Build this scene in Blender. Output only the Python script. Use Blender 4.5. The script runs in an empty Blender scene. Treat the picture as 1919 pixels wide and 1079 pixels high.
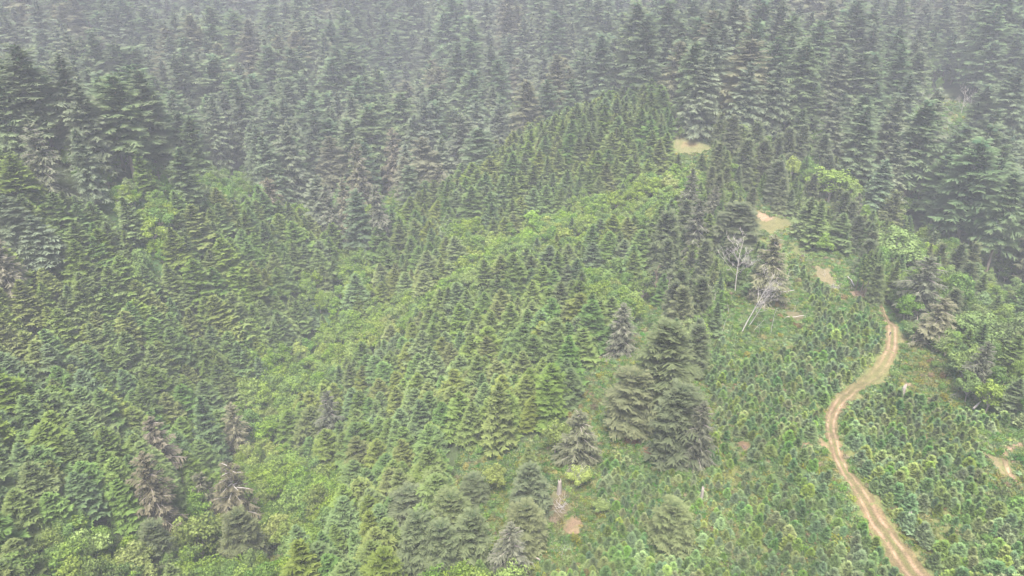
import bpy, math, random
import numpy as np
from mathutils import Vector, Euler

# ------------------------------------------------------------------ camera, sky, sun, exposure
SC = bpy.context.scene
W_, H_, F_ = 1919.0, 1079.0, 1370.0
PITCH = math.radians(26.0)
CZ = 200.0
cam_d = bpy.data.cameras.new('camera'); cam = bpy.data.objects.new('camera', cam_d)
SC.collection.objects.link(cam); SC.camera = cam
cam_d.sensor_width = 36.0; cam_d.lens = F_ / W_ * 36.0
cam_d.clip_start = 1.0; cam_d.clip_end = 6000.0
cam.location = (0, 0, CZ); cam.rotation_euler = (math.radians(90) - PITCH, 0, 0)

SUN_EL, SUN_AZ = math.radians(66), math.radians(-172)      # azimuth measured from +Y towards +X
wd = bpy.data.worlds.new('World'); SC.world = wd; wd.use_nodes = True
nt = wd.node_tree; nt.nodes.clear()
sky = nt.nodes.new('ShaderNodeTexSky'); sky.sky_type = 'NISHITA'; sky.sun_disc = False
sky.sun_elevation = SUN_EL; sky.sun_rotation = SUN_AZ
sky.air_density = 0.8; sky.dust_density = 6.0; sky.ozone_density = 0.6
bgn = nt.nodes.new('ShaderNodeBackground'); bgn.inputs['Strength'].default_value = 0.125
wo = nt.nodes.new('ShaderNodeOutputWorld')
nt.links.new(sky.outputs[0], bgn.inputs[0]); nt.links.new(bgn.outputs[0], wo.inputs[0])
sun_d = bpy.data.lights.new('sun', 'SUN'); sun_d.energy = 3.0; sun_d.angle = math.radians(22)
sun_d.color = (1.0, 0.95, 0.86)
sun = bpy.data.objects.new('sun', sun_d); SC.collection.objects.link(sun)
sdir = Vector((math.sin(SUN_AZ) * math.cos(SUN_EL), math.cos(SUN_AZ) * math.cos(SUN_EL), math.sin(SUN_EL)))
sun.rotation_euler = (-sdir).to_track_quat('-Z', 'Y').to_euler()
sun.location = (0, 0, 400)
SC.view_settings.view_transform = 'Standard'; SC.view_settings.look = 'None'
SC.view_settings.gamma = 1.0; SC.view_settings.exposure = 1.93
SC.view_settings.use_curve_mapping = False
SC.render.engine = 'CYCLES'
cy = SC.cycles
cy.max_bounces = 5; cy.diffuse_bounces = 3; cy.glossy_bounces = 1; cy.transmission_bounces = 3
cy.volume_bounces = 1; cy.transparent_max_bounces = 4
cy.use_denoising = True; cy.use_adaptive_sampling = False
HAZE_DENSITY = 0.00024
HAZE_COLOR = (0.83, 0.88, 0.98, 1)

rng = np.random.default_rng(7); random.seed(7)

# ------------------------------------------------------------------ pixel <-> place
cp, sp = math.cos(PITCH), math.sin(PITCH)
def ray(px, py):
    u = (np.asarray(px, float) - 959.5) / F_; v = (np.asarray(py, float) - 539.5) / F_
    return np.stack([u, cp - v * sp, -sp - v * cp], -1)
def project(P):
    P = np.asarray(P, float); d = P - np.array([0, 0, CZ])
    zc = d[..., 1] * cp - d[..., 2] * sp
    yc = -d[..., 1] * sp - d[..., 2] * cp
    zc = np.where(zc < 1, 1, zc)
    return 959.5 + F_ * d[..., 0] / zc, 539.5 + F_ * yc / zc, zc
CTRL = [  # pixel x, pixel y, forward distance of the ground seen there
 (1740,1079,118),(1560,870,160),(1560,780,185),(1665,680,212),(1667,625,232),(1640,565,262),(1460,455,312),(1430,405,340),
 (1290,270,412),(1380,330,375),(1400,235,435),(1900,250,440),(1850,560,285),(1630,420,352),(1880,430,370),(1780,230,470),
 (0,350,296),(50,400,277),(300,385,316),(600,480,372),(690,480,388),(760,420,406),(600,350,460),(900,330,500),
 (920,360,408),(1100,270,418),(1200,230,442),(700,300,520),(1000,230,560),(1200,170,560),(80,320,410),(300,330,420),
 (600,640,322),(480,760,270),(420,900,226),(380,1079,165),(100,700,232),(0,700,218),(0,1079,131),(200,900,178),(250,600,271),
 (0,500,257),(300,480,304),(550,540,334),(900,600,290),(1100,500,328),(900,800,215),(1240,700,220),(1100,850,185),
 (1300,1000,145),(800,1000,160),(1000,700,245),(1240,850,175),(1400,600,247),(600,1079,150),(1000,1079,140),(1919,1079,115),(1919,900,150),
 (1919,750,188),(1900,640,240),(1250,400,345),(1050,420,372),(850,450,366),(750,560,340),(1250,560,290),(1780,400,372),
 (0,0,840),(640,0,1020),(300,0,900),(1000,0,960),(1500,0,840),(1900,0,800),(300,150,620),(640,150,700),(1000,130,700),
 (0,120,590),(1500,130,590),(1900,130,570),(300,270,480),(0,230,470),
]
pts = []
for px, py, Y in CTRL:
    d = ray(px, py); t = Y / d[1]; pts.append((d[0] * t, Y, d[2] * t))
pts += [(-1100,1350,-5),(0,1400,-15),(1100,1350,-5),(-550,1300,-15),(550,1300,-15),(-850,850,-50),(850,850,-45),(0,1200,-50),(-500,1100,-45),(500,1100,-40),
        (-900,400,-110),(900,400,-80),(-300,60,-150),(300,60,-125),(0,40,-140),(-500,250,-120),(500,250,-130),(-600,0,-150),(600,0,-125)]
pts = np.array(pts)
S_ = 100.0
def tps(r2): return np.where(r2 > 1e-12, 0.5 * r2 * np.log(np.maximum(r2, 1e-12)), 0.0)
X_ = pts[:, :2] / S_
n_ = len(X_); K_ = tps(((X_[:, None] - X_[None]) ** 2).sum(-1)) + np.eye(n_) * 0.03
A_ = np.zeros((n_ + 3, n_ + 3)); A_[:n_, :n_] = K_; A_[:n_, n_] = 1; A_[:n_, n_+1:] = X_; A_[n_, :n_] = 1; A_[n_+1:, :n_] = X_.T
w_ = np.linalg.solve(A_, np.concatenate([pts[:, 2], np.zeros(3)]))
_nr = np.random.default_rng(3)
WAVES = [(_nr.uniform(0, 6.28), _nr.uniform(0, 6.28), L, a) for L, a in ((90, .9), (60, .8), (43, .6), (31, .45), (19, .3), (13, .2), (9, .15), (6, .1), (4, .06)) for _ in range(2)]
def height(x, y):
    x = np.asarray(x, float); y = np.asarray(y, float); sh = x.shape
    q = np.stack([x.ravel(), y.ravel()], 1) / S_
    out = np.empty(len(q))
    for i in range(0, len(q), 20000):
        b = q[i:i+20000]
        r2 = ((b[:, None] - X_[None]) ** 2).sum(-1)
        out[i:i+20000] = tps(r2) @ w_[:n_] + w_[n_] + b @ w_[n_+1:]
    out = out.reshape(sh)
    for th, ph, L, a in WAVES:
        out = out + a * np.sin((x * math.cos(th) + y * math.sin(th)) * 6.2832 / L + ph + 1.3 * np.sin((x * math.sin(th) - y * math.cos(th)) * 4.1 / L))
    m = np.clip((y - 470) / 140, 0, 1); m = m * m * (3 - 2 * m)
    out = out + m * 1.5 * (8 * np.sin(x / 31 + 1.2 + .8 * np.sin(y / 70)) + 5 * np.sin(x / 17 + y / 60) + 4 * np.sin(y / 26 + x / 80))
    return np.minimum(out, 30) + CZ
def hit(px, py):
    """ground point seen through a pixel of the photograph"""
    px = np.atleast_1d(np.asarray(px, float)); py = np.atleast_1d(np.asarray(py, float))
    d = ray(px, py); Y = np.linspace(70, 1200, 566)
    t = Y[None] / d[:, 1:2]
    x = d[:, 0:1] * t; z = CZ + d[:, 2:3] * t
    g = height(x, np.broadcast_to(Y, x.shape)) - z
    k = np.argmax(g > 0, 1); k = np.where(k == 0, len(Y) - 1, k)
    r = np.arange(len(px)); a = g[r, k-1]; b = g[r, k]; f = np.clip(a / np.where(a == b, 1, a - b), 0, 1)
    yy = Y[k-1] + (Y[k] - Y[k-1]) * f; tt = yy / d[:, 1]
    xx = d[:, 0] * tt
    return np.stack([xx, yy, height(xx, yy)], 1)
def inpoly(px, py, poly):
    c = np.zeros(px.shape, bool); n = len(poly); j = n - 1
    for i in range(n):
        xi, yi = poly[i]; xj, yj = poly[j]
        if yi != yj:
            c ^= ((yi > py) != (yj > py)) & (px < (xj - xi) * (py - yi) / (yj - yi) + xi)
        j = i
    return c
def vnoise(x, y, L, seed=0):
    """smooth value noise 0..1"""
    r = np.random.default_rng(seed); T = r.random((64, 64))
    u = np.asarray(x) / L; v = np.asarray(y) / L
    iu = np.floor(u).astype(int); iv = np.floor(v).astype(int); fu = u - iu; fv = v - iv
    fu = fu * fu * (3 - 2 * fu); fv = fv * fv * (3 - 2 * fv)
    g = lambda a, b: T[a % 64, b % 64]
    return (g(iu, iv) * (1 - fu) + g(iu+1, iv) * fu) * (1 - fv) + (g(iu, iv+1) * (1 - fu) + g(iu+1, iv+1) * fu) * fv

# ------------------------------------------------------------------ helpers
COL = SC.collection
def make_mesh(name, V, Fc, mats, mi=None, attr=None, col=None):
    """V (n,3), Fc: (m,4) or (m,3) int"""
    me = bpy.data.meshes.new(name)
    V = np.asarray(V, np.float32); Fc = np.asarray(Fc, np.int32); k = Fc.shape[1]
    me.vertices.add(len(V)); me.vertices.foreach_set('co', V.ravel())
    me.loops.add(Fc.size); me.loops.foreach_set('vertex_index', Fc.ravel())
    me.polygons.add(len(Fc)); me.polygons.foreach_set('loop_start', np.arange(0, Fc.size, k, dtype=np.int32))
    me.polygons.foreach_set('loop_total', np.full(len(Fc), k, np.int32))
    for m in mats: me.materials.append(m)
    if mi is not None: me.polygons.foreach_set('material_index', np.asarray(mi, np.int32))
    if attr is not None:
        for an, av in attr.items():
            a = me.attributes.new(an, 'FLOAT', 'POINT'); a.data.foreach_set('value', np.asarray(av, np.float32))
    if col is not None:
        a = me.color_attributes.new('col', 'FLOAT_COLOR', 'POINT')
        c4 = np.ones((len(V), 4), np.float32); c4[:, :3] = col; a.data.foreach_set('color', c4.ravel())
    me.update(calc_edges=True)
    return me
def tag(o, label=None, cat=None, group=None, kind=None):
    if label: o['label'] = label
    if cat: o['category'] = cat
    if group: o['group'] = group
    if kind: o['kind'] = kind
    return o
def link(name, data, parent=None):
    o = bpy.data.objects.new(name, data); COL.objects.link(o)
    if parent is not None: o.parent = parent
    return o
def tube(P, R, sides=5):
    P = np.asarray(P, float); n = len(P)
    T = np.gradient(P, axis=0); T /= np.linalg.norm(T, axis=1, keepdims=True) + 1e-9
    ref = np.where(np.abs(T[:, 2:3]) > .9, np.array([[1., 0, 0]]), np.array([[0, 0, 1.]]))
    A = np.cross(T, ref); A /= np.linalg.norm(A, axis=1, keepdims=True) + 1e-9; B = np.cross(T, A)
    a = np.arange(sides) * 2 * math.pi / sides
    V = P[:, None] + (A[:, None] * np.cos(a)[None, :, None] + B[:, None] * np.sin(a)[None, :, None]) * np.asarray(R)[:, None, None]
    i = np.arange(n - 1)[:, None] * sides; j = np.arange(sides)[None]; j2 = (j + 1) % sides
    Fc = np.stack([i + j, i + j2, i + sides + j2, i + sides + j], -1).reshape(-1, 4)
    return V.reshape(-1, 3), Fc
class Acc:
    def __init__(s): s.V = []; s.F = []; s.n = 0; s.T = []
    def add(s, V, F, t=0.0):
        V = np.asarray(V).reshape(-1, 3)
        s.V.append(V); s.F.append(np.asarray(F) + s.n); s.n += len(V)
        s.T.append(np.broadcast_to(np.asarray(t, float), (len(V),)))
    def quads(s, Q, t):           # Q (m,4,3), t (m,4)
        m = len(Q); s.add(Q.reshape(-1, 3), np.arange(m * 4).reshape(m, 4), np.asarray(t).reshape(-1))
    def mesh(s, name, mats): return make_mesh(name, np.concatenate(s.V), np.concatenate(s.F), mats, attr={'tip': np.concatenate(s.T)})  # tip: paler frond ends on conifers; on maples, painted lobe shading

# ------------------------------------------------------------------ materials
def leaf_mat(name, deep, tip, vary=0.25, patch=None, trans=0.14, tipmix=.75):
    m = bpy.data.materials.new(name); m.use_nodes = True; n = m.node_tree.nodes; l = m.node_tree.links; n.clear()
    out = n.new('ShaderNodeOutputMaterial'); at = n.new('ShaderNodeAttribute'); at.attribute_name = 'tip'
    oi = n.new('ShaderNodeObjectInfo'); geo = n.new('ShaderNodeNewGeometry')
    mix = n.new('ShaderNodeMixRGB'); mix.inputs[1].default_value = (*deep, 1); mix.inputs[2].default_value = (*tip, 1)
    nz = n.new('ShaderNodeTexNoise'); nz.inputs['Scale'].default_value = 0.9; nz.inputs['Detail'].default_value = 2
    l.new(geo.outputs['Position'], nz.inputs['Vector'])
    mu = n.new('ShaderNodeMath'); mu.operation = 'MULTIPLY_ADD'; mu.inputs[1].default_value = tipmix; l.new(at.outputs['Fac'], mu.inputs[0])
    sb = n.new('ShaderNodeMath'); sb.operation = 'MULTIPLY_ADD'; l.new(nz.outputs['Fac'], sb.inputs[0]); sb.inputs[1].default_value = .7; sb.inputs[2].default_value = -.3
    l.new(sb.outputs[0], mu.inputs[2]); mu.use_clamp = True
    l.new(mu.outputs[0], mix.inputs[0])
    hs = n.new('ShaderNodeHueSaturation')
    def rnd(lo, hi, mul):
        a = n.new('ShaderNodeMath'); a.operation = 'MULTIPLY'; a.inputs[1].default_value = mul; l.new(oi.outputs['Random'], a.inputs[0])
        f = n.new('ShaderNodeMath'); f.operation = 'FRACT'; l.new(a.outputs[0], f.inputs[0])
        r = n.new('ShaderNodeMapRange'); r.inputs[3].default_value = lo; r.inputs[4].default_value = hi; l.new(f.outputs[0], r.inputs[0]); return r
    l.new(rnd(.5 - .035 * vary * 4, .5 + .03 * vary * 4, 1).outputs[0], hs.inputs['Hue'])
    l.new(rnd(1 - vary, 1 + vary * .6, 7.31).outputs[0], hs.inputs['Saturation'])
    l.new(rnd(1 - vary, 1 + vary, 23.7).outputs[0], hs.inputs['Value'])
    l.new(mix.outputs[0], hs.inputs['Color'])
    big = n.new('ShaderNodeTexNoise'); big.inputs['Scale'].default_value = 0.035; big.inputs['Detail'].default_value = 2; l.new(geo.outputs['Position'], big.inputs['Vector'])
    br = n.new('ShaderNodeMapRange'); br.inputs[1].default_value = .3; br.inputs[2].default_value = .7; br.inputs[3].default_value = .82; br.inputs[4].default_value = 1.18; l.new(big.outputs['Fac'], br.inputs[0])
    vm = n.new('ShaderNodeVectorMath'); vm.operation = 'SCALE'; l.new(hs.outputs[0], vm.inputs[0]); l.new(br.outputs[0], vm.inputs['Scale'])
    df = n.new('ShaderNodeBsdfDiffuse'); tr = n.new('ShaderNodeBsdfTranslucent'); ms = n.new('ShaderNodeMixShader'); ms.inputs[0].default_value = trans
    l.new(vm.outputs[0], df.inputs[0]); l.new(vm.outputs[0], tr.inputs[0]); l.new(df.outputs[0], ms.inputs[1]); l.new(tr.outputs[0], ms.inputs[2])
    l.new(ms.outputs[0], out.inputs[0]); return m
def rough_mat(name, c1, c2, scale=2.0, rough=.9, stretch=(1, 1, 1)):
    m = bpy.data.materials.new(name); m.use_nodes = True; n = m.node_tree.nodes; l = m.node_tree.links
    b = n['Principled BSDF']; b.inputs['Roughness'].default_value = rough; b.inputs['Specular IOR Level'].default_value = .2
    tc = n.new('ShaderNodeTexCoord'); mp = n.new('ShaderNodeMapping'); mp.inputs['Scale'].default_value = stretch
    nz = n.new('ShaderNodeTexNoise'); nz.inputs['Scale'].default_value = scale; nz.inputs['Detail'].default_value = 5
    mix = n.new('ShaderNodeMixRGB'); mix.inputs[1].default_value = (*c1, 1); mix.inputs[2].default_value = (*c2, 1)
    l.new(tc.outputs['Object'], mp.inputs[0]); l.new(mp.outputs[0], nz.inputs['Vector']); l.new(nz.outputs['Fac'], mix.inputs[0]); l.new(mix.outputs[0], b.inputs['Base Color'])
    return m
def ground_mat(name, fine=3.0, contrast=.55):
    m = bpy.data.materials.new(name); m.use_nodes = True; n = m.node_tree.nodes; l = m.node_tree.links
    b = n['Principled BSDF']; b.inputs['Roughness'].default_value = .95; b.inputs['Specular IOR Level'].default_value = .1
    at = n.new('ShaderNodeAttribute'); at.attribute_name = 'col'; geo = n.new('ShaderNodeNewGeometry')
    nz = n.new('ShaderNodeTexNoise'); nz.inputs['Scale'].default_value = fine; nz.inputs['Detail'].default_value = 6; nz.inputs['Roughness'].default_value = .7
    l.new(geo.outputs['Position'], nz.inputs['Vector'])
    mr = n.new('ShaderNodeMapRange'); mr.inputs[1].default_value = .25; mr.inputs[2].default_value = .75; mr.inputs[3].default_value = 1 - contrast; mr.inputs[4].default_value = 1 + contrast
    l.new(nz.outputs['Fac'], mr.inputs[0])
    vm = n.new('ShaderNodeVectorMath'); vm.operation = 'SCALE'; l.new(at.outputs['Color'], vm.inputs[0]); l.new(mr.outputs[0], vm.inputs['Scale'])
    l.new(vm.outputs[0], b.inputs['Base Color'])
    bp = n.new('ShaderNodeBump'); bp.inputs['Distance'].default_value = .3; l.new(nz.outputs['Fac'], bp.inputs['Height']); l.new(bp.outputs[0], b.inputs['Normal'])
    return m
M = {}
M['bark'] = rough_mat('bark', (.10, .08, .065), (.20, .17, .14), 3, stretch=(1, 1, .25))
M['bark_pale'] = rough_mat('pale_bark', (.15, .13, .115), (.24, .22, .20), 3, stretch=(1, 1, .25))
M['dead'] = rough_mat('weathered_wood', (.20, .19, .175), (.35, .335, .32), 2, stretch=(1, 1, .3))
M['deadbrown'] = rough_mat('brown_dead_wood', (.13, .09, .07), (.24, .18, .15), 2)
M['stump'] = rough_mat('split_wood', (.13, .115, .10), (.25, .225, .205), 1.5, stretch=(2, 2, .3))
# needles: (deep, tip)
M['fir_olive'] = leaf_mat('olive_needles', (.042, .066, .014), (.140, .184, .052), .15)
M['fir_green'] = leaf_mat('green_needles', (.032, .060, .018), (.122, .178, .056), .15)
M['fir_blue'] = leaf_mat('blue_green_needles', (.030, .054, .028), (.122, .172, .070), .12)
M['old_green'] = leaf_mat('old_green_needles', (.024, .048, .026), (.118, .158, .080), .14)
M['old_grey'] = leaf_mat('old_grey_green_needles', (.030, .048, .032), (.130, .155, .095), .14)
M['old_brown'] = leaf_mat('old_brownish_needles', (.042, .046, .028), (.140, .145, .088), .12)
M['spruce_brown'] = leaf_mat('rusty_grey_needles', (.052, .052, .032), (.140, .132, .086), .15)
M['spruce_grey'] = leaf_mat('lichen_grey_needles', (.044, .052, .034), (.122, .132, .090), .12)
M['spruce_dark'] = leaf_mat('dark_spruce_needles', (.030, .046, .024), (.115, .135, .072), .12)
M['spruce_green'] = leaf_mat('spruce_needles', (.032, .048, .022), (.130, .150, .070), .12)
M['leaf_bright'] = leaf_mat('bright_leaves', (.052, .105, .018), (.195, .280, .054), .12, trans=.35)
M['leaf_green'] = leaf_mat('green_leaves', (.042, .092, .020), (.145, .228, .054), .12, trans=.35)
M['leaf_yellow'] = leaf_mat('yellow_green_leaves', (.105, .150, .032), (.235, .300, .080), .12, trans=.35)
M['leaf_pale'] = leaf_mat('pale_leaves', (.060, .105, .036), (.150, .215, .075), .15, trans=.3)
M['young_green'] = leaf_mat('sapling_green', (.046, .086, .028), (.138, .196, .064), .28)
M['young_blue'] = leaf_mat('sapling_blue_green', (.040, .080, .030), (.112, .172, .068), .24)
M['young_lime'] = leaf_mat('sapling_lime', (.070, .115, .030), (.170, .250, .070), .24)
M['cover_green'] = leaf_mat('bramble_leaves', (.038, .084, .022), (.095, .166, .044), .3, trans=.3)
M['cover_yellow'] = leaf_mat('yellowing_leaves', (.080, .100, .026), (.170, .185, .050), .3, trans=.3)
M['cover_rust'] = leaf_mat('rusty_leaves', (.080, .070, .032), (.155, .135, .065), .3)
M['ground'] = ground_mat('ground_cover', 1.6, .5)
M['trail'] = ground_mat('trail_dirt', 2.2, .5)

# ------------------------------------------------------------------ masks in the place (through photo pixels of ground points)
TRAIL = [(1830,1180,34),(1714,1079,36),(1676,1020,34),(1636,968,27),(1603,915,21),(1572,865,19),(1553,815,18),(1560,768,18),(1590,735,19),(1628,712,22),(1656,690,20),(1672,660,18),(1674,630,17),(1664,600,12),(1652,578,8),(1645,560,5)]
LOOP = [(1990,812,9),(1925,822,9),(1880,842,9),(1864,862,8),(1878,888,9),(1905,905,10),(1960,925,10)]
SPUR = [(1418,395,4),(1400,372,3),(1390,345,3)]
def resample(path, step=1.5):
    a = np.array(path, float); g = hit(a[:, 0], a[:, 1]); g2, _, zc = project(g)
    wm = a[:, 2] * .8 * zc / F_
    d = np.r_[0, np.cumsum(np.linalg.norm(np.diff(g[:, :2], axis=0), axis=1))]
    s = np.arange(0, d[-1], step)
    # smooth through Catmull-like double interpolation
    x = np.interp(s, d, g[:, 0]); y = np.interp(s, d, g[:, 1]); w = np.interp(s, d, wm)
    k = np.ones(11) / 11
    def sm(v): return np.convolve(np.pad(v, 5, mode='reflect', reflect_type='odd'), k, 'valid')
    return sm(sm(x)), sm(sm(y)), sm(w)
TR = resample(TRAIL); LP = resample(LOOP)
def path_dist(x, y, tr):
    x = np.asarray(x, float); y = np.asarray(y, float)
    best = np.full(x.shape, 9.0)
    box = (x > tr[0].min() - 12) & (x < tr[0].max() + 12) & (y > tr[1].min() - 12) & (y < tr[1].max() + 12)
    xb, yb = x[box], y[box]
    if xb.size:
        r = np.full(xb.shape, 9.0)
        for a, b, w in zip(tr[0][::2], tr[1][::2], tr[2][::2]): r = np.minimum(r, np.hypot(xb - a, yb - b) / w)
        best[box] = r
    return best
SOIL = [ # px,py,rx,ry,colour
 (1434,410,26,14,(.66,.43,.31)),(1440,420,60,34,(.24,.24,.10)),(1457,457,7,13,(.52,.34,.24)),(1290,271,30,11,(.38,.29,.15)),(1290,272,60,22,(.24,.25,.11)),(1190,818,30,24,(.36,.17,.10)),(1215,845,14,16,(.36,.17,.10)),
 (1072,982,24,22,(.38,.24,.17)),(1045,955,30,50,(.22,.17,.11)),(1608,551,22,12,(.42,.29,.22)),(1630,940,24,16,(.50,.35,.20)),(1655,985,28,22,(.50,.36,.22)),
 (1542,830,12,16,(.44,.30,.19)),(1632,880,13,8,(.44,.28,.18)),(1645,812,9,12,(.42,.27,.18)),(1735,822,12,8,(.38,.26,.17)),(1510,832,20,6,(.38,.24,.16)),
 (1530,868,12,5,(.38,.24,.16)),(1612,862,12,8,(.42,.28,.18)),(1690,640,14,26,(.42,.33,.17)),(1600,745,22,10,(.36,.31,.14)),(1640,718,30,9,(.40,.31,.16)),(1710,915,24,6,(.38,.28,.16)),
 (1700,720,10,6,(.40,.29,.2)),(1488,590,22,11,(.22,.19,.11)),(1395,835,14,14,(.26,.15,.09)),(1775,835,10,12,(.3,.22,.14)),(1870,870,14,36,(.36,.29,.16)),(1640,1010,18,14,(.4,.3,.17)),
 (1545,515,22,26,(.30,.25,.15)),(1500,470,22,16,(.17,.22,.08)),(1165,780,20,8,(.34,.17,.1)),(1745,1035,30,12,(.36,.31,.15)),(1000,1045,12,8,(.3,.2,.12)),
]
SG = hit([s[0] for s in SOIL], [s[1] for s in SOIL])
SXW = []
for s, g in zip(SOIL, SG):
    _, _, zc = project(g); a = hit(s[0], s[1] - s[3] * .8)[0]; b = hit(s[0], s[1] + s[3] * .8)[0]
    SXW.append((s[2] * zc / F_, max(1.0, min(abs(a[1] - b[1]) / 1.6, 14))))
def soil_mask(x, y):
    """strongest soil patch value and its colour"""
    m = np.zeros(np.shape(x)); c = np.zeros(np.shape(x) + (3,))
    wob = (vnoise(x, y, 2.2, 5) - .5) * .9 + (vnoise(x, y, .9, 6) - .5) * .5
    for s, g, (rx, ry) in zip(SOIL, SG, SXW):
        d = np.sqrt(((x - g[0]) / rx) ** 2 + ((y - g[1]) / ry) ** 2) + wob * .55
        v = np.clip((1.2 - d) / .75, 0, 1) * .9
        k = v > m; m = np.where(k, v, m); c[k] = np.array(s[4]) * 1.0 if sum(s[4]) > 1.4 else s[4]
    return m, c

# regions of the photograph (pixel polygons of things standing on the ground)
PL_LEFT = [(-700,330),(0,345),(110,372),(200,395),(300,415),(400,410),(500,402),(590,435),(645,490),(660,560),(620,625),(560,655),(480,690),(455,770),(430,850),(380,900),(345,965),(230,1000),(100,1010),(0,1040),(-200,1250),(-900,1400)]
PL_MID = [(755,400),(840,365),(920,320),(1050,245),(1180,195),(1240,215),(1262,250),(1255,290),(1290,330),(1330,350),(1300,420),(1230,450),(1200,540),(1190,600),(1130,660),(1070,700),(1075,760),(1020,800),(960,820),(880,845),(850,880),(860,960),(800,1130),(560,1250),(540,1000),(600,880),(520,800),(600,700),(640,600),(690,530),(700,470)]
DEC = [
 [(790,585),(850,510),(930,460),(1030,405),(1140,370),(1240,345),(1320,335),(1300,400),(1230,430),(1160,458),(1060,495),(985,520),(900,565),(840,600)],
 [(440,725),(500,670),(570,645),(640,600),(720,570),(820,560),(800,600),(720,655),(650,725),(570,795),(500,850),(440,820)],
 [(425,920),(455,860),(550,860),(635,895),(670,955),(630,1020),(550,1045),(480,1010),(425,965)],
 [(1080,525),(1150,510),(1200,560),(1185,615),(1120,600)],
 [(200,375),(330,385),(340,430),(270,440),(210,420)],[(260,440),(320,430),(330,500),(270,510)],[(560,520),(600,520),(610,580),(570,580)],
 [(640,460),(700,500),(690,560),(640,580),(630,520)],[(730,380),(780,400),(760,460),(720,440)],[(610,560),(660,570),(660,640),(600,640)],
 [(60,1000),(180,1000),(260,1030),(250,1200),(40,1200)],[(330,960),(420,950),(450,1100),(340,1200)],[(840,440),(900,420),(930,470),(850,500)],
]
YOUNG = [(1480,465),(1540,480),(1620,550),(1652,600),(1655,660),(1640,690),(1590,722),(1545,770),(1530,830),(1552,890),(1600,960),(1650,1020),(1700,1120),(1720,1400),(940,1400),(1000,1060),(1090,1000),(1120,860),(1220,840),(1330,880),(1340,760),(1310,660),(1370,620),(1420,640),(1480,590)]
YOUNG_R = [(1600,755),(1660,720),(1740,740),(1800,760),(1900,780),(2500,720),(2700,1500),(1850,1300),(1740,1060),(1660,960),(1600,880),(1570,830),(1572,790)]
OPEN = [
 [(1360,550),(1440,560),(1500,500),(1530,590),(1480,650),(1360,665)],[(-40,140),(80,165),(70,225),(-40,225)],
 [(1075,690),(1140,660),(1150,740),(1120,800),(1060,800)],[(860,830),(960,810),(1030,830),(1060,880),(1060,1000),(1010,1060),(930,960),(850,950)],
 [(1030,880),(1120,870),(1130,1000),(1040,1060)],[(1190,560),(1260,560),(1230,640),(1180,650)],
 [(1680,640),(1760,640),(1800,720),(1800,760),(1740,745),(1680,710)],[(1390,370),(1440,360),(1500,450),(1480,480),(1440,450)],
 [(1500,450),(1600,500),(1630,560),(1580,560),(1480,480)],[(1250,255),(1330,250),(1330,290),(1250,292)],
 [(1830,800),(2100,760),(2100,960),(1850,930)],[(1700,190),(1790,175),(1850,200),(1800,240),(1700,230)],[(1880,390),(1919,380),(1960,440),(1870,450)],
 [(1150,800),(1230,790),(1240,870),(1180,870)],
]
RIDGE = [(1250,290),(1340,235),(1400,300),(1470,300),(1560,320),(1600,400),(1640,440),(1640,560),(1540,500),(1480,480),(1480,590),(1420,640),(1370,620),(1310,660),(1200,640),(1200,540),(1240,440),(1310,420),(1330,350)]
RIGHTMIX = [(1600,400),(1680,420),(1760,460),(1820,520),(1919,570),(2300,560),(2500,720),(1900,780),(1800,760),(1700,660),(1650,560),(1640,440)]
VALLEY = [(180,330),(480,330),(640,380),(760,370),(780,400),(690,500),(640,460),(560,410),(480,390),(300,400),(180,380)]
OLD, PLANT, DECID, YNG, OPN, RDG, RMX, VAL = range(8)
def region(x, y, z):
    px, py, zc = project(np.stack([x, y, z + 2.5], -1))
    far = y > 600
    r = np.full(px.shape, OLD)
    for poly, c in ((VALLEY, VAL), (PL_LEFT, PLANT), (PL_MID, PLANT), (RIDGE, RDG), (RIGHTMIX, RMX), (YOUNG, YNG), (YOUNG_R, YNG)):
        r[inpoly(px, py, poly)] = c
    for poly in DEC: r[inpoly(px, py, poly) & ((r == PLANT) | (r == OLD) | (r == VAL) | (r == RDG))] = DECID
    for poly in OPEN: r[inpoly(px, py, poly)] = OPN
    # south (below the frame) carry on with what stands at the edge
    near = (y < 300) & (r == OLD) & (py < 1079); r[near] = OPN
    below = (py > 1079) & (r == OLD); r[below] = np.where(px[below] > 1000, YNG, np.where(px[below] > 300, DECID, PLANT))
    hid = (y > 480) & (r != OPN) & (r != OLD); r[hid & (y > 520)] = OLD
    return r, px, py, zc

# ------------------------------------------------------------------ ground sheet
gx = np.unique(np.concatenate([np.arange(-1300, -300, 16), np.arange(-300, 0, 4), np.arange(0, 150, .8), np.arange(150, 300, 3), np.arange(300, 1301, 16)]))
gy = np.unique(np.concatenate([np.arange(-20, 80, 8), np.arange(80, 130, 1.0), np.arange(130, 300, .8), np.arange(300, 440, 1.6), np.arange(440, 640, 5), np.arange(640, 1501, 15)]))
GX, GY = np.meshgrid(gx, gy); GZ = height(GX, GY)
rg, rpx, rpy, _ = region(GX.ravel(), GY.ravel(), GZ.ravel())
base = np.zeros((rg.size, 3))
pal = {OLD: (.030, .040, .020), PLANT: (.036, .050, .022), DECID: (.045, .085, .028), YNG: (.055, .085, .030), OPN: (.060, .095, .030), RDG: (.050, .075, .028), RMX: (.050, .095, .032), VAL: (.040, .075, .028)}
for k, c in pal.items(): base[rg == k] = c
nz1 = vnoise(GX.ravel(), GY.ravel(), 9, 1)[:, None]; nz2 = vnoise(GX.ravel(), GY.ravel(), 3, 2)[:, None]
open_ = np.isin(rg, (YNG, OPN, RDG))[:, None]
base = np.where(open_ & (nz1 * .6 + nz2 * .4 > .62), base * .5 + np.array([.12, .11, .04]) * .5, base)
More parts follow.
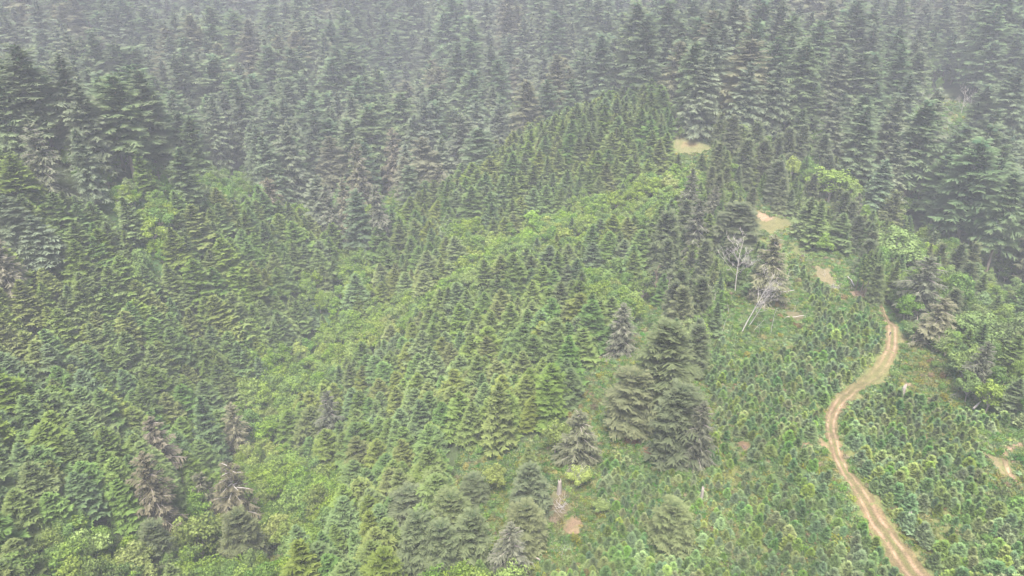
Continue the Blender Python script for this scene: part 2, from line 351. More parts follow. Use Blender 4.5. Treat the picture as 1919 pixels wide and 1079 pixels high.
base = np.where(open_ & (nz1 * .3 + nz2 * .7 < .24), base * .5 + np.array([.14, .10, .06]) * .5, base)
sm, scol = soil_mask(GX.ravel(), GY.ravel())
base = base * (1 - sm[:, None]) + (scol * .27 + np.array([.12, .10, .055]) * .25) * sm[:, None]
td = np.minimum(path_dist(GX.ravel(), GY.ravel(), TR), path_dist(GX.ravel(), GY.ravel(), LP)) + (nz2[:, 0] - .5) * .8
tm = np.clip((1.6 - td) / .7, 0, 1)[:, None]
base = base * (1 - tm) + np.array([.10, .105, .042]) * tm
ny, nx = GX.shape
ii = (np.arange(ny - 1)[:, None] * nx + np.arange(nx - 1)[None]).ravel()
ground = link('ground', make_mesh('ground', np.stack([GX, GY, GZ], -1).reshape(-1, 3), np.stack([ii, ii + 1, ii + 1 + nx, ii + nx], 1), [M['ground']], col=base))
ground.data.polygons.foreach_set('use_smooth', np.ones(len(ground.data.polygons), bool))
tag(ground, 'hilly forest ground with green undergrowth and bare tan soil patches', None, None, 'structure')

def ribbon(name, tr, label, two=True):
    x, y, w = tr; n = len(x); T = np.stack([np.gradient(x), np.gradient(y)], 1); T /= np.linalg.norm(T, axis=1, keepdims=True)
    N = np.stack([T[:, 1], -T[:, 0]], 1); us = np.linspace(-1.15, 1.15, 27)
    P = np.stack([x, y], 1)[:, None] + N[:, None] * (us[None, :, None] * w[:, None, None])
    X, Y = P[..., 0], P[..., 1]
    wob = (vnoise(X, Y, 2.5, 11) - .5) * .7 + (vnoise(X, Y, .8, 12) - .5) * .5
    au = np.abs(us)[None] + wob * .55
    edge = np.clip((au - .72) / .35, 0, 1)
    rut = np.maximum(np.exp(-((us[None] - .36 + wob * .05) / .12) ** 2), np.exp(-((us[None] + .36 + wob * .05) / .12) ** 2)) if two else np.exp(-(us[None] / .4) ** 2) * np.ones_like(X)
    Z = height(X, Y) + .09 - .07 * rut - .28 * edge
    tan = np.array([.125, .092, .052]); pink = np.array([.225, .155, .108]); grs = np.array([.082, .092, .033])
    nn = vnoise(X, Y, 7, 13)[..., None]; n2 = vnoise(X, Y, 1.4, 14)[..., None]
    _, tpy, _ = project(np.stack([X, Y, Z], -1))
    grassy = np.clip(1 - np.abs(tpy - 705) / 50, 0, 1)[..., None] * .75
    c = tan * (1 - nn * .5) + grs * nn * .5
    c = c * (1 - edge[..., None]) + grs * edge[..., None]
    c = c * .92
    rr = (rut[..., None] * (.35 + .65 * n2)) * (1 - grassy)
    c = c * (1 - rr) + pink * rr
    c = c * (1 - grassy * .6) + grs * grassy * .6
    mid = np.exp(-(us[None] / .14) ** 2)[..., None] * np.clip(vnoise(X, Y, 5, 15)[..., None] * 2 - .5, 0, 1) * .8
    c = c * (1 - mid) + grs * mid
    c *= (.75 + .5 * n2)
    ny, nx = X.shape; ii = (np.arange(ny - 1)[:, None] * nx + np.arange(nx - 1)[None]).ravel()
    o = link(name, make_mesh(name, np.stack([X, Y, Z], -1).reshape(-1, 3), np.stack([ii, ii + nx, ii + 1 + nx, ii + 1], 1), [M['trail']], col=c.reshape(-1, 3)))
    return tag(o, label, None, None, 'structure')
ribbon('trail', TR, 'tan dirt trail with two wheel ruts winding through the young firs')
ribbon('side_path', LP, 'narrow grassy path curling round a clump of bushes', False)

# ------------------------------------------------------------------ tree shapes
def conifer(seed, h, r, base=.08, gap=.5, nb=6, prof=.85, bulge=0.0, rise=.25, droop=.35, hang=0.0, nsp=6, sw=.3, thin=0.0, irr=.2, limb=False, core=True):
    """returns (crown Acc, limb Acc); branches in whorls, each a feathered frond of needle sprays"""
    g = np.random.default_rng(seed); cr = Acc(); lb = Acc()
    z0 = h * base; nwh = max(4, int((h - z0) / gap)); tt = (np.arange(nwh) + g.uniform(-.3, .3, nwh)) / nwh; tt = np.clip(tt, 0, .985)
    B = []
    side = g.uniform(.75, 1.15, 8)            # lopsided crown
    for t in tt:
        n = nb if t < .75 else max(3, int(nb * .75)); a0 = g.uniform(0, 6.28)
        for k in range(n):
            if g.random() < thin: continue
            az = a0 + k * 6.283 / n + g.normal(0, .25)
            q = az / 6.283 * 8; i = int(q) % 8; f = q - int(q); sd = side[i] * (1 - f) + side[(i + 1) % 8] * f
            pr = (1 - t) ** prof * (1 - bulge * (1 - t) ** 3)
            L = max(.35, r * pr * sd * g.uniform(1 - irr * 1.6, 1 + irr * .6))
            B.append((z0 + (h - z0) * min(.985, max(0, t + g.uniform(-.42, .42) / nwh)), az, L, rise + .55 * t * t + g.normal(0, .07), droop * (1 - t * .6) * g.uniform(.7, 1.3)))
    B = np.array(B); nB = len(B)
    out = np.stack([np.cos(B[:, 1]), np.sin(B[:, 1]), np.zeros(nB)], 1); sid = np.stack([-out[:, 1], out[:, 0], np.zeros(nB)], 1)
    up = np.array([0, 0, 1.0])
    def P(s): return np.stack([np.zeros(nB), np.zeros(nB), B[:, 0]], 1) + out * (B[:, 2] * s)[:, None] + up * (B[:, 2] * (B[:, 3] * s - B[:, 4] * s * s))[:, None]
    for j in range(nsp):
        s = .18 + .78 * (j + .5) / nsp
        s_ = np.clip(s + g.uniform(-.05, .05, nB), .08, .98)
        p = P(s_); slope = (B[:, 3] - 2 * B[:, 4] * s_)[:, None]
        fw = out + up * slope; fw /= np.linalg.norm(fw, axis=1, keepdims=True)
        for sg in (-1, 1):
            ls = B[:, 2] * (.52 - .34 * s) * g.uniform(.7, 1.25, nB) + .22
            d = fw * g.uniform(.45, .85, nB)[:, None] + sid * sg * .75 + up * (g.normal(-.02, .16, nB) - hang * g.uniform(.6, 1.4, nB))[:, None]
            d /= np.linalg.norm(d, axis=1, keepdims=True)
            wv = fw * (np.clip(B[:, 2] * sw * .5, .16, .5) * g.uniform(.7, 1.2, nB))[:, None] + up * (g.normal(0, .07, nB))[:, None]
            e = p + d * ls[:, None]
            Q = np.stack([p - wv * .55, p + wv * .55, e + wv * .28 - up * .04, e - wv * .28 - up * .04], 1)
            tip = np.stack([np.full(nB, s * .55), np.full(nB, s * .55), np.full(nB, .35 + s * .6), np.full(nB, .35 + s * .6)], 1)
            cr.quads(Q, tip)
    # leader of each frond
    p = P(np.full(nB, .72)); e = P(np.full(nB, 1.06)); w = sid * np.clip(B[:, 2] * .14, .1, .35)[:, None]
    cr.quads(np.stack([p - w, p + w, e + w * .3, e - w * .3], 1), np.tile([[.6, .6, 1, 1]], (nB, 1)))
    # top leader
    for k in range(4):
        a = k * 1.57; v = np.array([math.cos(a), math.sin(a), 0]) * .22
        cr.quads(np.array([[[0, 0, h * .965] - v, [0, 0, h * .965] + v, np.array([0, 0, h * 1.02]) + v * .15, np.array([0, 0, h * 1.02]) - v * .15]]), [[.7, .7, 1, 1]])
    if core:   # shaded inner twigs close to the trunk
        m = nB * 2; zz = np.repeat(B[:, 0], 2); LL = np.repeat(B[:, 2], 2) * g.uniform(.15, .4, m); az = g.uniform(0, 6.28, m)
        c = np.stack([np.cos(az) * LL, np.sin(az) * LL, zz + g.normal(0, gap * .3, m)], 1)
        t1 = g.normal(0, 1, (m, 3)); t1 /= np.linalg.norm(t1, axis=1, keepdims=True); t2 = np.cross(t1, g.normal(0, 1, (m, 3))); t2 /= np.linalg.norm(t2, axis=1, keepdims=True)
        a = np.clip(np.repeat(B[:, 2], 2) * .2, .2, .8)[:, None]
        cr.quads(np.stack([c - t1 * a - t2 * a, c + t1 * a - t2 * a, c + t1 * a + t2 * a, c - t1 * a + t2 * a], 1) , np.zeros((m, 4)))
    if limb:
        for b in range(nB):
            if B[b, 2] < r * .3 or g.random() < .35: continue
            ss = np.linspace(0, limb, 5)
            pp = np.stack([np.zeros(5), np.zeros(5), np.full(5, B[b, 0])], 1) + out[b] * (B[b, 2] * ss)[:, None] + up * (B[b, 2] * (B[b, 3] * ss - B[b, 4] * ss * ss) + .09)[:, None]
            V, F = tube(pp, np.linspace(.17, .05, 5) * (h / 28) ** .5, 3); lb.add(V, F)
    return cr, lb
def trunk_mesh(name, h, r, mat, lean=0.0, seed=0, top=.97):
    g = np.random.default_rng(seed); n = 7; z = np.linspace(-1.0, h * top, n)
    P = np.stack([np.cumsum(g.normal(0, .04 * h / 20, n)) * .3, np.cumsum(g.normal(0, .04 * h / 20, n)) * .3, z], 1)
    a = Acc(); V, F = tube(P, r * (1 - .93 * np.clip(z / h, 0, 1)), 7); a.add(V, F); return a.mesh(name, [mat])
def broadleaf(seed, h, r, nl=14, ncard=2600, size=.42, flat=.8, open_=0.0):
    g = np.random.default_rng(seed); cr = Acc(); lb = Acc()
    C = []
    for i in range(nl):
        a = g.uniform(0, 6.28); q = math.sqrt(g.random()) * .72; zt = g.uniform(.0, 1)
        c = np.array([math.cos(a) * r * q, math.sin(a) * r * q, h * (.42 + .42 * (zt if q < .4 else zt * .6) * (1.1 - q * .5))])
        C.append((c, r * g.uniform(.3, .48)))
    C.append((np.array([0, 0, h * .82]), r * .42))
    for c, rr in C:
        s0 = np.array([0, 0, h * .22]); mid = s0 * .5 + c * .5 + np.array([0, 0, h * .03])
        V, F = tube([s0, mid, c], [h * .012, h * .008, h * .003], 4); lb.add(V, F)
        sub = [(c + np.array(v) * rr * .55, rr * g.uniform(.45, .7)) for v in g.normal(0, .62, (6, 3))]
        for sc_, sr in sub:
            m = int(ncard / (len(C) * 6)); d = g.normal(0, 1, (m, 3)); d[:, 2] = np.abs(d[:, 2]) * 1.1 - .45; d /= np.linalg.norm(d, axis=1, keepdims=True)
            p = sc_ + d * (sr * g.uniform(.7, 1.08, m))[:, None] * np.array([1, 1, flat])
            nn = d + g.normal(0, .45, (m, 3)); nn /= np.linalg.norm(nn, axis=1, keepdims=True)
            t1 = np.cross(nn, g.normal(0, 1, (m, 3))); t1 /= np.linalg.norm(t1, axis=1, keepdims=True); t2 = np.cross(nn, t1)
            a = (size * g.uniform(.6, 1.2, m))[:, None] * .5
            keep = g.random(m) > open_
            Q = np.stack([p - t1 * a * 1.2, p + t2 * a * .8, p + t1 * a * 1.2, p - t2 * a * .8], 1)[keep]
            lobe_shade = np.clip(.45 + d[keep, 2] * .5 + g.normal(0, .15, keep.sum()), 0, 1)  # crown shading painted in: upward leaves of each lobe paler, lower ones darker
            cr.quads(Q, np.repeat(lobe_shade[:, None], 4, 1))
    V, F = tube([(0, 0, -.8), (0, 0, h * .12), (0, 0, h * .3), (0, 0, h * .55)], [h * .022, h * .017, h * .014, h * .006], 6); lb.add(V, F)
    return cr, lb
def snag_mesh(name, seed, h, mat, spread=.35, depth=3, nbr=9, lean=0.0, start=.3, rad=.0095, up=.7, oneside=False):
    g = np.random.default_rng(seed); a = Acc()
    def grow(p, d, L, R, lev):
        n = 5; P = [np.array(p, float)]; dd = np.array(d, float)
        for k in range(n - 1):
            dd = dd + g.normal(0, .09 + .05 * lev, 3) + np.array([0, 0, .04 * lev]); dd /= np.linalg.norm(dd); P.append(P[-1] + dd * L / (n - 1))
        P = np.array(P); V, F = tube(P, np.linspace(R, R * .35, n), 5 if lev == 0 else 3); a.add(V, F)
        if lev >= depth: return
        m = nbr if lev == 0 else 4
        for i in range(m):
            s = start + (1 - start) * (i + g.random()) / m if lev == 0 else g.uniform(.25, 1)
            k = min(n - 2, int(s * (n - 1))); q = P[k] + (P[k+1] - P[k]) * (s * (n - 1) - k)
            az = g.uniform(0, 6.28) if not oneside else g.normal(0, .5)
            o = np.array([math.cos(az), math.sin(az), up * g.uniform(.6, 1.3)]); o = o / np.linalg.norm(o) + (dd * .25 if lev else 0); o /= np.linalg.norm(o)
            LL = h * spread * (1.15 - s * .6) * g.uniform(.6, 1.2) if lev == 0 else L * g.uniform(.35, .6)
            grow(q, o, LL, max(.022, R * .42 * (1.1 - s * .6)), lev + 1)
    grow((0, 0, -.5), (math.sin(lean), 0, math.cos(lean)), h, h * rad, 0)
    return a.mesh(name, [mat])
def clump(seed, r, h, n=40, size=.3, mats=None):
    g = np.random.default_rng(seed); cr = Acc()
    for _ in range(4):
        c = g.normal(0, r * .35, 3); c[2] = h * .25
        m = n // 4; d = g.normal(0, 1, (m, 3)); d[:, 2] = np.abs(d[:, 2]); d /= np.linalg.norm(d, axis=1, keepdims=True)
        p = c + d * np.array([r * .6, r * .6, h * .7]) * g.uniform(.6, 1.1, m)[:, None]
        nn = d + g.normal(0, .5, (m, 3)); nn /= np.linalg.norm(nn, axis=1, keepdims=True)
        t1 = np.cross(nn, g.normal(0, 1, (m, 3))); t1 /= np.linalg.norm(t1, axis=1, keepdims=True); t2 = np.cross(nn, t1); a = (size * g.uniform(.6, 1.3, m))[:, None] * .5
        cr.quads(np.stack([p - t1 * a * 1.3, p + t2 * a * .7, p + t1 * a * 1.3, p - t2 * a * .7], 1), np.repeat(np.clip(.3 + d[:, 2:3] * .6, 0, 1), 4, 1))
    return cr

class Kind:
    """one shape of a plant: crown mesh, trunk mesh and perhaps bare branches; nominal height and crown radius"""
    def __init__(s, name, h, r, crown, trunk=None, branches=None): s.name, s.h, s.r, s.crown, s.trunk, s.branches, s.src = name, h, r, crown, trunk, branches, None
def conif(name, tint, seed, h, r, tr=.014, bark='bark', limbmat=None, **kw):
    c, l = conifer(seed, h, r, **kw)
    return Kind(name, h, r, c.mesh(name + '_crown', [M[tint]]), trunk_mesh(name + '_trunk', h, h * tr, M[bark], seed=seed), l.mesh(name + '_branches', [M[limbmat or 'bark_pale']]) if kw.get('limb') else None)
def broad(name, tint, seed, h, r, bark='bark_pale', **kw):
    c, l = broadleaf(seed, h, r, **kw); return Kind(name, h, r, c.mesh(name + '_crown', [M[tint]]), l.mesh(name + '_trunk', [M[bark]]))
K = {}
K['plant'] = [conif('fir_tree', t, 10 + i, 15, 3.3, base=.06, gap=.6, nb=9, prof=.62, rise=.3, droop=.34, nsp=7, sw=.27, irr=.26) for i, t in enumerate(['fir_olive', 'fir_green', 'fir_olive', 'fir_blue', 'fir_green', 'fir_olive', 'fir_green', 'fir_blue'])]
K['plant_tint'] = ['olive green', 'mid green', 'olive green', 'bluish green', 'mid green', 'olive green', 'mid green', 'bluish green']
K['old'] = [conif('old_fir', t, 30 + i, 44, 7.2, tr=.011, base=[.2, .12, .3][i % 3], gap=1.05, nb=10, prof=[.42, .52, .38][i % 3], bulge=.15, rise=.1, droop=[.3, .42][i % 2], hang=[.15, .35, .1][i % 3], nsp=10, sw=.2, irr=.42, thin=.12) for i, t in enumerate(['old_green', 'old_grey', 'old_green', 'old_brown', 'old_grey', 'old_green', 'old_brown', 'old_grey'])]
K['old_tint'] = ['dark green', 'grey-green', 'dark green', 'brownish', 'grey-green', 'dark green', 'brownish', 'grey-green']
K['spruce'] = [conif('spruce_tree', t, 50 + i, 24, 6.5, tr=.014, base=.05, gap=.7, nb=11, prof=.33, bulge=.1, rise=.3, droop=.42, hang=.12, nsp=12, sw=.14, irr=.3) for i, t in enumerate(['spruce_green', 'spruce_dark', 'spruce_green', 'spruce_dark'])]
K['brown'] = [conif('spruce_tree', t, 60 + i, 26, 5.6, tr=.015, base=.08, gap=.8, nb=8, prof=.5, bulge=.1, rise=.16, droop=.5, hang=.5, nsp=9, sw=.14, irr=.4, thin=.26, limb=.85, limbmat=lm, core=i != 2) for i, (t, lm) in enumerate([('spruce_brown', 'bark_pale'), ('spruce_grey', 'bark_pale'), ('spruce_brown', 'dead'), ('old_brown', 'bark_pale')])]
K['broad'] = [broad('maple_tree', t, 80 + i, 10, 4.4, ncard=3800, nl=12, size=.41) for i, t in enumerate(['leaf_bright', 'leaf_green', 'leaf_bright', 'leaf_bright', 'leaf_green', 'leaf_yellow', 'leaf_pale'])]
K['broad_tint'] = ['bright green', 'mid green', 'bright green', 'bright green', 'mid green', 'yellow-green', 'pale green']
K['young'] = [conif('young_fir', t, 100 + i, 3.3, 1.25, tr=.02, base=.03, gap=.22, nb=7, prof=.6, rise=.5, droop=.2, nsp=4, sw=.4, irr=.25, core=True) for i, t in enumerate(['young_green', 'young_blue', 'young_lime', 'young_green', 'young_blue', 'young_green'])]
K['young_tint'] = ['green', 'bluish', 'lime green', 'green', 'bluish', 'green']
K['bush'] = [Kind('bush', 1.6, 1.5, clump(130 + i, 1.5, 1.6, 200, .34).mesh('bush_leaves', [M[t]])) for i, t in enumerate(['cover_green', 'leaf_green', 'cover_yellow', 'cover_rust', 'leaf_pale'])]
K['bush_tint'] = ['deep green', 'mid green', 'yellowing', 'rusty brown', 'pale green']
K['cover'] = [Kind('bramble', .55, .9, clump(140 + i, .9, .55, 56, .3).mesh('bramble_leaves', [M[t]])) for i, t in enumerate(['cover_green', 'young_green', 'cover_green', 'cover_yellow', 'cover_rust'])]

def place(kind, pos, h, w, rz, name, lean=(0, 0)):
    """a tree thing: an Empty at the foot with trunk, crown and perhaps bare branches under it"""
    o = bpy.data.objects.new(name, None); COL.objects.link(o); o.empty_display_size = .5
    o.location = (pos[0], pos[1], pos[2] - .05); o.rotation_euler = (lean[0], lean[1], rz); sx = w / (2 * kind.r); o.scale = (sx, sx, h / kind.h)
    ps = []
    if kind.trunk: ps.append(link('trunk', kind.trunk, o))
    ps.append(link('crown', kind.crown, o))
    if kind.branches: ps.append(tag(link('bare_branches', kind.branches, o), kind='stuff'))
    if kind.src is None: kind.src = ps
    return o
def place_single(kind, pos, h, w, rz, name):
    o = link(name, kind.crown); o.location = (pos[0], pos[1], pos[2] - .05); o.rotation_euler = (0, 0, rz); sx = w / (2 * kind.r); o.scale = (sx, sx, h / kind.h)
    if kind.src is None: kind.src = [o]
    return o

# ------------------------------------------------------------------ hero things: kind, variant, x of top, y of top, x of foot, y of foot, width px, name, label, category
HERO = [
 ('spruce',0,1238,608,1238,775,118,'spruce_tree','tallest broad grey-green spruce of the clump on the open slope','spruce tree'),
 ('spruce',2,1186,698,1186,805,105,'spruce_tree','broad spruce at the clump\'s edge above the bare red earth','spruce tree'),
 ('spruce',1,1262,728,1262,862,100,'spruce_tree','dense dark spruce in front of the clump beside the red earth','spruce tree'),
 ('brown',1,1304,752,1304,870,66,'spruce_tree','grey-brown spruce at the clump\'s edge facing the young firs','spruce tree'),
 ('spruce',1,1300,610,1300,705,52,'spruce_tree','slim grey spruce behind the big clump, next to the young firs','spruce tree'),
 ('brown',1,1162,568,1162,668,62,'spruce_tree','grey drooping spruce at the edge above the bramble gap','spruce tree'),
 ('brown',3,1083,770,1083,872,80,'spruce_tree','round brown-green spruce beside a lime maple with white twigs','spruce tree'),
 ('spruce',3,992,872,992,962,66,'spruce_tree','dark bluish round spruce right of the yellow-green maple','spruce tree'),
 ('plant',0,990,838,990,888,34,'fir_tree','small pale fir poking up behind the dark round spruce','fir tree'),
 ('spruce',0,984,945,984,1030,84,'spruce_tree','green spruce beside the brown soil, behind a drooping grey one','spruce tree'),
 ('brown',1,957,980,957,1095,76,'spruce_tree','grey drooping spruce with fringed limbs beside the brushy clearing','spruce tree'),
 ('spruce',0,850,928,850,1030,92,'spruce_tree','rear spruce of the dense green trio below the yellow-green maple','spruce tree'),
 ('spruce',2,888,962,888,1075,82,'spruce_tree','spruce of the dense green trio nearest the brushy clearing','spruce tree'),
 ('spruce',0,832,982,832,1095,84,'spruce_tree','front spruce of the dense green trio, beside the shaggy spruce','spruce tree'),
 ('spruce',1,772,915,772,1010,92,'spruce_tree','grey dense spruce beside the dense green spruce trio','spruce tree'),
 ('spruce',2,790,965,790,1090,90,'spruce_tree','shaggy green spruce in front of the grey dense spruce','spruce tree'),
 ('spruce',1,888,893,888,940,54,'spruce_tree','low dark spruce left of the yellow-green maple','spruce tree'),
 ('spruce',2,1256,944,1256,1018,80,'spruce_tree','lone olive bushy spruce among the young firs','spruce tree'),
 ('broad',5,932,866,932,915,46,'maple_tree','small round yellow-green maple alone in the bramble opening','maple tree'),
 ('broad',5,1040,780,1040,850,58,'maple_tree','lime maple with bare white twigs beside the brown-green spruce','maple tree'),
 ('broad',5,1084,876,1084,914,48,'maple_tree','small yellow maple with pale bare limbs by the broken stump','maple tree'),
 ('broad',5,1124,938,1124,962,34,'maple_tree','low yellow-green bush-like maple below the pale limbed one','maple tree'),
 ('plant',0,936,716,936,838,62,'fir_tree','tall pale fir with a dead spot beside the bramble opening','fir tree'),
 ('plant',3,1066,690,1066,760,60,'fir_tree','fir with bare lower trunk beside the deep green bramble gap','fir tree'),
 ('brown',0,308,782,312,905,86,'spruce_tree','rusty spruce with flat pale top, upper one of the brown pair','spruce tree'),
 ('brown',0,302,850,305,995,90,'spruce_tree','rusty grey spruce in front of the flat-topped rusty spruce','spruce tree'),
 ('brown',0,450,756,450,850,54,'spruce_tree','small rusty spruce beside the bluish fir in the gully','spruce tree'),
 ('brown',3,390,886,390,965,54,'spruce_tree','short olive-brown spruce between the rusty pair and the bleached one','spruce tree'),
 ('brown',2,453,866,455,1000,82,'spruce_tree','half-dead spruce with long bleached white limbs in the gully','spruce tree'),
 ('spruce',0,466,960,466,1068,78,'spruce_tree','full green spruce standing before the bleached spruce','spruce tree'),
 ('plant',3,402,742,402,870,56,'fir_tree','bluish slim fir between two rusty spruces','fir tree'),
 ('brown',1,624,732,628,850,58,'spruce_tree','grey thin-topped spruce above the leafy gully','spruce tree'),
 ('broad',0,386,962,386,1064,88,'maple_tree','big bright green maple in front of the bleached spruce','maple tree'),
 ('broad',0,148,1012,148,1085,76,'maple_tree','bright green domed maple at the foot of the olive fir slope','maple tree'),
 ('broad',5,272,1012,272,1095,84,'maple_tree','yellow-green maple beside the red-trunked dark spruce','maple tree'),
 ('spruce',1,312,982,312,1080,66,'spruce_tree','dark spruce with reddish dead base beside the yellow-green maple','spruce tree'),
 ('broad',3,398,1062,398,1110,46,'maple_tree','lowest bright maple tip at the bottom below the big maple','maple tree'),
 ('broad',2,560,912,560,985,72,'maple_tree','bright maple in the gully right of the bleached spruce','maple tree'),
 ('broad',3,606,908,606,985,50,'maple_tree','narrow bright maple behind the small spruces in the gully','maple tree'),
 ('broad',0,608,952,608,1010,54,'maple_tree','round bright green maple below the narrow gully maple','maple tree'),
 ('broad',6,665,900,665,960,46,'maple_tree','pale green maple at the right rim of the gully','maple tree'),
 ('broad',5,385,795,380,850,46,'maple_tree','yellow-green maple tucked between rusty spruce and bluish fir','maple tree'),
 ('brown',0,28,446,30,575,76,'spruce_tree','pale rusty spruce with curved limbs on the olive fir slope','spruce tree'),
 ('old',1,36,366,38,470,80,'old_fir','dark grey old tree at the top edge of the olive fir slope','old fir'),
 ('old',4,84,402,84,500,78,'old_fir','second dark grey old tree on the olive fir slope','old fir'),
 ('brown',1,90,228,94,368,74,'spruce_tree','brown fanned spruce standing above the upper edge of the plantation','spruce tree'),
 ('plant',0,272,283,276,372,38,'fir_tree','slim pale olive fir alone in the valley head','fir tree'),
 ('old',0,357,276,360,402,58,'old_fir','full green fir right of the slim pale olive fir','old fir'),
 ('brown',0,511,334,513,418,60,'spruce_tree','rusty dome-shaped spruce at the top of the dense plantation','spruce tree'),
 ('brown',1,618,344,624,470,52,'spruce_tree','grey fringed spruce at the plantation corner in the valley','spruce tree'),
 ('brown',0,650,332,654,470,50,'spruce_tree','brown spruce behind the grey fringed spruce in the valley','spruce tree'),
 ('brown',1,711,344,714,482,60,'spruce_tree','dead-looking grey spruce with hanging limbs over the creek','spruce tree'),
 ('brown',3,676,268,680,400,54,'spruce_tree','tall brownish spruce behind the two creek spruces','spruce tree'),
 ('brown',0,740,240,742,360,56,'spruce_tree','brown feathery spruce on the valley slope above the creek','spruce tree'),
 ('old',5,770,310,772,410,46,'old_fir','dark green fir between the creek spruce and the spur','old fir'),
 ('brown',3,825,305,826,385,50,'spruce_tree','brown spruce just behind the rim of the spur','spruce tree'),
 ('old',2,898,240,900,345,66,'old_fir','broad olive-green fir behind the rim of the spur','old fir'),
 ('brown',1,1286,314,1288,410,46,'spruce_tree','grey dead-topped spruce on the ridge above the bright maples','spruce tree'),
 ('brown',1,1300,372,1300,482,60,'spruce_tree','grey spruce in front of the dead-topped one on the ridge','spruce tree'),
 ('spruce',1,1240,398,1240,510,62,'spruce_tree','dark slim spruce next to the bright maple band','spruce tree'),
 ('spruce',3,1378,382,1378,470,88,'spruce_tree','dark broad spruce left of the pale sandy patch','spruce tree'),
 ('brown',3,1430,440,1432,568,74,'spruce_tree','olive-brown drooping spruce between the bleached snags','spruce tree'),
 ('plant',1,1322,400,1322,470,44,'fir_tree','mid green fir behind the dark broad ridge spruce','fir tree'),
 ('brown',1,1712,480,1714,598,92,'spruce_tree','grey-brown spruce with bare lower limbs above the trail bend','spruce tree'),
 ('brown',3,1746,558,1746,648,70,'spruce_tree','dark brownish spruce below the bare-limbed one, right of trail','spruce tree'),
 ('brown',1,1824,640,1822,738,58,'spruce_tree','thin grey spruce standing among shrubs right of the trail','spruce tree'),
 ('broad',6,1664,426,1670,505,98,'maple_tree','wide pale green maple behind the bare-trunked firs','maple tree'),
 ('broad',1,1782,512,1782,602,66,'maple_tree','mid green maple behind the dark brownish spruce','maple tree'),
 ('broad',6,1812,582,1812,668,96,'maple_tree','wide pale yellowish maple right of the dark brownish spruce','maple tree'),
 ('broad',6,1888,586,1888,672,66,'maple_tree','pale maple in front of the old firs, right of the yellowish one','maple tree'),
 ('broad',1,1742,500,1742,560,50,'maple_tree','small green maple just behind the bare-limbed spruce','maple tree'),
 ('broad',5,1478,288,1478,345,42,'maple_tree','small bright yellow-green maple on the ridge under the old firs','maple tree'),
 ('broad',0,1548,312,1552,378,84,'maple_tree','wide bright maple on the ridge under the old firs','maple tree'),
 ('broad',0,1590,335,1592,385,44,'maple_tree','rounded bright maple beside the wide ridge maple','maple tree'),
 ('plant',4,1380,232,1382,292,62,'fir_tree','cluster-like full green fir beside the upper tan clearing','fir tree'),
 ('plant',3,1450,262,1452,310,44,'fir_tree','dark bluish fir on the ridge left of the yellow-green maple','fir tree'),
 ('plant',0,1392,272,1394,345,42,'fir_tree','olive fir on the ridge between the two tan clearings','fir tree'),
 ('plant',1,1508,370,1508,445,48,'fir_tree','mid green fir right of the pale sandy patch','fir tree'),
 ('plant',4,1520,375,1524,470,46,'fir_tree','full green fir on the ridge between sandy patch and snag','fir tree'),
 ('plant',1,1565,400,1568,470,54,'fir_tree','dark full fir at the ridge edge before the valley','fir tree'),
 ('old',0,1740,288,1742,430,80,'old_fir','great dark green fir over the right-hand valley','old fir'),
 ('old',1,1650,262,1652,400,64,'old_fir','grey-green old fir with bare trunk behind the ridge','old fir'),
 ('old',0,1640,300,1636,412,52,'old_fir','dark old fir with pale bare trunk showing below its crown','old fir'),
 ('old',3,1385,72,1387,238,92,'old_fir','brownish massive fir above the upper tan clearing','old fir'),
 ('old',5,1482,80,1484,255,70,'old_fir','tall pointed fir right of the massive brownish fir','old fir'),
 ('old',1,1692,50,1690,205,52,'old_fir','tall narrow fir with pale tip on the right hillside','old fir'),
 ('old',0,1612,128,1614,265,60,'old_fir','pointed green fir in the old stand right of the ridge','old fir'),
 ('old',4,1650,180,1652,330,70,'old_fir','grey-green shaggy fir above the pair behind the ridge','old fir'),
 ('old',3,1880,600,1880,640,20,'old_fir','',''),
]
HERO = [x for x in HERO if x[8]]
LM = []      # landmarks for naming the rest
hp = []
def top_height(pos, ty):
    lo, hi = .5, 90.0
    for _ in range(30):
        m = (lo + hi) / 2
        if project([pos[0], pos[1], pos[2] + m])[1] > ty: lo = m
        else: hi = m
    return lo
hf = hit([x[4] for x in HERO], [x[5] for x in HERO])
for x, p in zip(HERO, hf):
    h = top_height(p, x[3]); zc = project(p)[2]; w = x[6] * 1.18 * zc / F_
    kd = K[x[0]][x[1]]
    o = place(kd, p, h, w, rng.uniform(0, 6.28), x[7])
    tag(o, x[8], x[9]); hp.append((p[0], p[1], w / 2, h, zc))
hp = np.array(hp)

